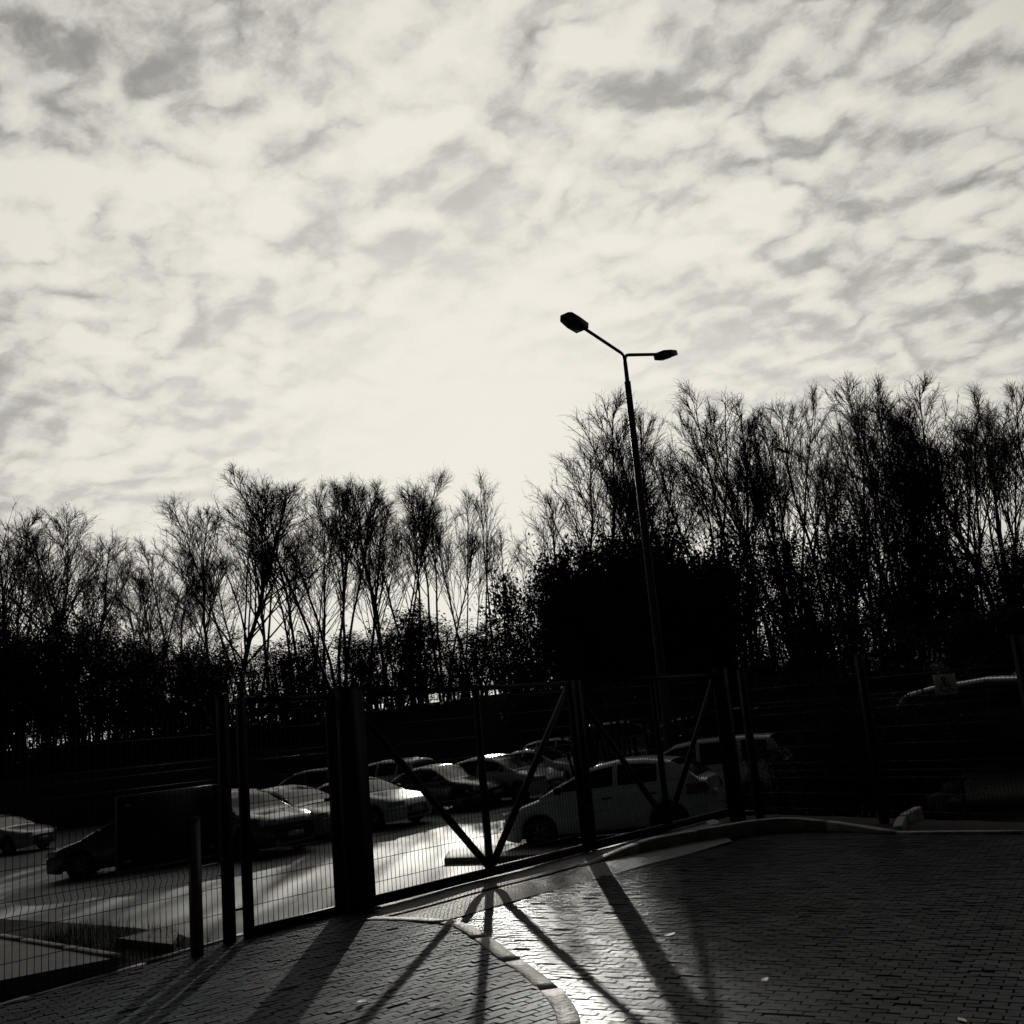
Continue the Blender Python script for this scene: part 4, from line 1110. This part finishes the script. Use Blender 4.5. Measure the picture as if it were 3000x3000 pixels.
def far_wood():
    mb = MB(); r = np.random.default_rng(77)
    for _ in range(16000):
        x = r.uniform(-75, 45); y = r.uniform(78, 86); top = 3.0 + 1.2 * math.sin(x * 0.21) + 1.2 * math.sin(x * 0.57 + 1)
        z = 1.0 + top * r.uniform() ** 1.3
        add_leaf(mb, r, np.array([x, y, z]), r.uniform(0.1, 0.28))
    for _ in range(160):
        x = r.uniform(-75, 45); y = r.uniform(78, 86); mb.tube([(x, y, 0), (x + r.normal(0, 0.3), y, 4), (x + r.normal(0, 0.6), y, r.uniform(7, 10))], [0.12, 0.09, 0.03], 4)
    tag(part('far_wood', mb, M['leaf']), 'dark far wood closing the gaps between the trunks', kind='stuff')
far_wood()

# a bird in the right-hand birch
def bird():
    p = at_depth(2292, 1322, 46.0); loc = p
    V, F = [], []
    prof = [(-0.26, 0.01, -0.06), (-0.16, 0.035, -0.03), (-0.06, 0.075, 0.0), (0.04, 0.085, 0.03), (0.12, 0.06, 0.07), (0.17, 0.05, 0.11), (0.22, 0.04, 0.12), (0.26, 0.012, 0.11), (0.31, 0.004, 0.10)]
    for (x, rr, z) in prof:
        for t in np.linspace(0, 2 * math.pi, 11)[:-1]: V.append((x, rr * math.cos(t), z + rr * math.sin(t)))
    n = 10
    for i in range(len(prof) - 1):
        for j in range(n):
            j2 = (j + 1) % n; F.append((i * n + j, i * n + j2, (i + 1) * n + j2, (i + 1) * n + j))
    F += [tuple(range(n)), tuple((len(prof) - 1) * n + j for j in range(n))]
    mb = MB(); mb.add(V, F)
    for sg in (-0.03, 0.03): mb.tube([(0.0, sg, -0.03), (0.01, sg, -0.15)], 0.007, 5)
    o = part('bird', mb, M['bird'], None, True); o.location = loc.tolist(); o.rotation_euler = (0, 0, math.radians(200))
    tag(o, 'small dark bird perched high in a birch right of the lamp', 'bird')
bird()

# ---------------------------------------------------------------- light
SUN_EL, SUN_AZ = math.radians(14.2), math.radians(-1.5)     # azimuth from +Y towards +X
sdir = Vector((math.sin(SUN_AZ) * math.cos(SUN_EL), math.cos(SUN_AZ) * math.cos(SUN_EL), math.sin(SUN_EL)))
sl = bpy.data.lights.new('sun', 'SUN'); sl.energy = 4.6; sl.angle = math.radians(0.6); sl.color = (1.0, 0.95, 0.86)
so = bpy.data.objects.new('sun', sl); COL.objects.link(so); so.rotation_euler = (-sdir).to_track_quat('-Z', 'Y').to_euler()

w = bpy.data.worlds.new('World'); scene.world = w; w.use_nodes = True
nt = w.node_tree; nt.nodes.clear()
N = nt.nodes.new; Lk = nt.links.new
out = N('ShaderNodeOutputWorld'); bg = N('ShaderNodeBackground'); Lk(bg.outputs[0], out.inputs[0])
tc = N('ShaderNodeTexCoord'); DIR = tc.outputs['Generated']
def math_(op, a, b=None, c=None):
    n = N('ShaderNodeMath'); n.operation = op
    for i, v in enumerate((a, b, c)):
        if v is None: continue
        if isinstance(v, (int, float)): n.inputs[i].default_value = v
        else: Lk(v, n.inputs[i])
    return n.outputs[0]
def ramp(fac, stops):
    n = N('ShaderNodeValToRGB'); e = n.color_ramp.elements
    e[0].position, e[0].color = stops[0][0], (*stops[0][1],) + (1,)
    e[1].position, e[1].color = stops[-1][0], (*stops[-1][1],) + (1,)
    for p, c in stops[1:-1]:
        k = e.new(p); k.color = (*c, 1)
    Lk(fac, n.inputs[0]); return n.outputs[0]
sep = N('ShaderNodeSeparateXYZ'); Lk(DIR, sep.inputs[0])
den = math_('ADD', math_('MAXIMUM', sep.outputs[2], 0.0), 0.26)
u = math_('DIVIDE', sep.outputs[0], den); v = math_('DIVIDE', sep.outputs[1], den)
cmb = N('ShaderNodeCombineXYZ'); Lk(u, cmb.inputs[0]); Lk(v, cmb.inputs[1])
def noise(vec, scale, detail, rough=0.5, dist=0.0):
    n = N('ShaderNodeTexNoise'); n.inputs['Scale'].default_value = scale; n.inputs['Detail'].default_value = detail
    n.inputs['Roughness'].default_value = rough; n.inputs['Distortion'].default_value = dist
    Lk(vec, n.inputs['Vector']); return n.outputs
def billow(vec, scale, detail):
    n = noise(vec, scale, detail, 0.5)['Fac']
    return math_('ABSOLUTE', math_('SUBTRACT', math_('MULTIPLY', n, 2.0), 1.0))
def clouds(off):
    rot = N('ShaderNodeMapping'); rot.inputs['Rotation'].default_value = (0, 0, math.radians(34)); Lk(cmb.outputs[0], rot.inputs['Vector'])
    mp = N('ShaderNodeMapping'); mp.inputs['Location'].default_value = (CL[0] + off[0], CL[1] + off[1], 0.4)
    mp.inputs['Scale'].default_value = (1.2, 1.35, 1); Lk(rot.outputs[0], mp.inputs['Vector'])
    wn = noise(mp.outputs[0], 7.0, 4, 0.6)['Color']
    wm = N('ShaderNodeVectorMath'); wm.operation = 'MULTIPLY_ADD'; Lk(wn, wm.inputs[0]); wm.inputs[1].default_value = (0.11, 0.11, 0.05); Lk(mp.outputs[0], wm.inputs[2])
    big = noise(wm.outputs[0], 3.0, 1, 0.5)['Fac']
    p1 = billow(wm.outputs[0], 3.7, 0); p2 = billow(wm.outputs[0], 8.2, 1.0)
    fine = noise(wm.outputs[0], 14, 9, 0.66)['Fac']
    d = math_('ADD', math_('MULTIPLY', big, 0.95), math_('MULTIPLY', p1, 0.6))
    d = math_('ADD', d, math_('MULTIPLY', p2, 0.7))
    return math_('ADD', d, math_('MULTIPLY', fine, 0.66))
CL = (1.5, 9.2)
c1_, c2_ = clouds((0, 0)), clouds((0.02, -0.05))
rel = math_('SUBTRACT', c1_, c2_)
shade = math_('ADD', math_('SUBTRACT', c1_, 0.47), math_('MULTIPLY', rel, 0.95))
dens = ramp(shade, [(0.0, (0, 0, 0)), (0.20, (0.16,) * 3), (0.38, (0.42,) * 3), (0.56, (0.70,) * 3), (0.78, (0.88,) * 3), (1.0, (1, 1, 1))])
dot = N('ShaderNodeVectorMath'); dot.operation = 'DOT_PRODUCT'; Lk(DIR, dot.inputs[0]); dot.inputs[1].default_value = tuple(sdir)
cosang = dot.outputs['Value']
nish = N('ShaderNodeTexSky'); nish.sky_type = 'NISHITA'; nish.sun_disc = False; nish.sun_elevation = SUN_EL; nish.sun_rotation = SUN_AZ
hs = N('ShaderNodeHueSaturation'); hs.inputs['Saturation'].default_value = 0.12; hs.inputs['Value'].default_value = 0.012; Lk(nish.outputs[0], hs.inputs['Color'])
gap = N('ShaderNodeMix'); gap.data_type = 'RGBA'; gap.blend_type = 'ADD'; gap.inputs['Factor'].default_value = 1; gap.inputs[6].default_value = (0.20, 0.20, 0.19, 1); Lk(hs.outputs[0], gap.inputs[7])
# clouds thin out into one bright veil near the sun
veil = ramp(cosang, [(0.80, (0, 0, 0)), (0.93, (0.22,) * 3), (0.975, (0.50,) * 3), (0.993, (0.85,) * 3), (1.0, (1, 1, 1))])
hz = ramp(sep.outputs[2], [(0.04, (0.25,) * 3), (0.22, (0.72,) * 3), (0.42, (1, 1, 1))])
iv = math_('MULTIPLY', math_('SUBTRACT', 1.0, veil), hz)
d2_ = math_('SUBTRACT', 1.0, math_('MULTIPLY', math_('SUBTRACT', 1.0, dens), iv))
mixc = N('ShaderNodeMix'); mixc.data_type = 'RGBA'; Lk(d2_, mixc.inputs['Factor']); Lk(gap.outputs[2], mixc.inputs[6]); mixc.inputs[7].default_value = (0.87, 0.835, 0.755, 1)
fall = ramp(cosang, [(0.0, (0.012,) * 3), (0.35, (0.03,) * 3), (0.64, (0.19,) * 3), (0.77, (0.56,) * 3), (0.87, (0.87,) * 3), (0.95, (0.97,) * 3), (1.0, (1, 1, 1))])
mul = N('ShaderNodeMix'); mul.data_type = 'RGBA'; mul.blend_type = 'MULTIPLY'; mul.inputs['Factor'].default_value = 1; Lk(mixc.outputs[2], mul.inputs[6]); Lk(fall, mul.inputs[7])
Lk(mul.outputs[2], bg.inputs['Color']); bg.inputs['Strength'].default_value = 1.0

# ---------------------------------------------------------------- camera and output
cam = bpy.data.cameras.new('camera'); cam.sensor_width = 36; cam.sensor_fit = 'HORIZONTAL'; cam.lens = 36 * FPX / 3000; cam.clip_end = 3000; cam.clip_start = 0.05
co = bpy.data.objects.new('camera', cam); COL.objects.link(co); co.location = (0, 0, EYE)
co.rotation_euler = Matrix(CAMM.tolist()).to_euler(); scene.camera = co
scene.view_settings.view_transform = 'Standard'; scene.view_settings.look = 'None'; scene.view_settings.exposure = 0; scene.view_settings.gamma = 1
scene.view_settings.use_curve_mapping = False
scene.cycles.max_bounces = 4
scene.cycles.diffuse_bounces = 2
scene.cycles.glossy_bounces = 2
w.cycles.sampling_method = 'MANUAL'
w.cycles.sample_map_resolution = 512
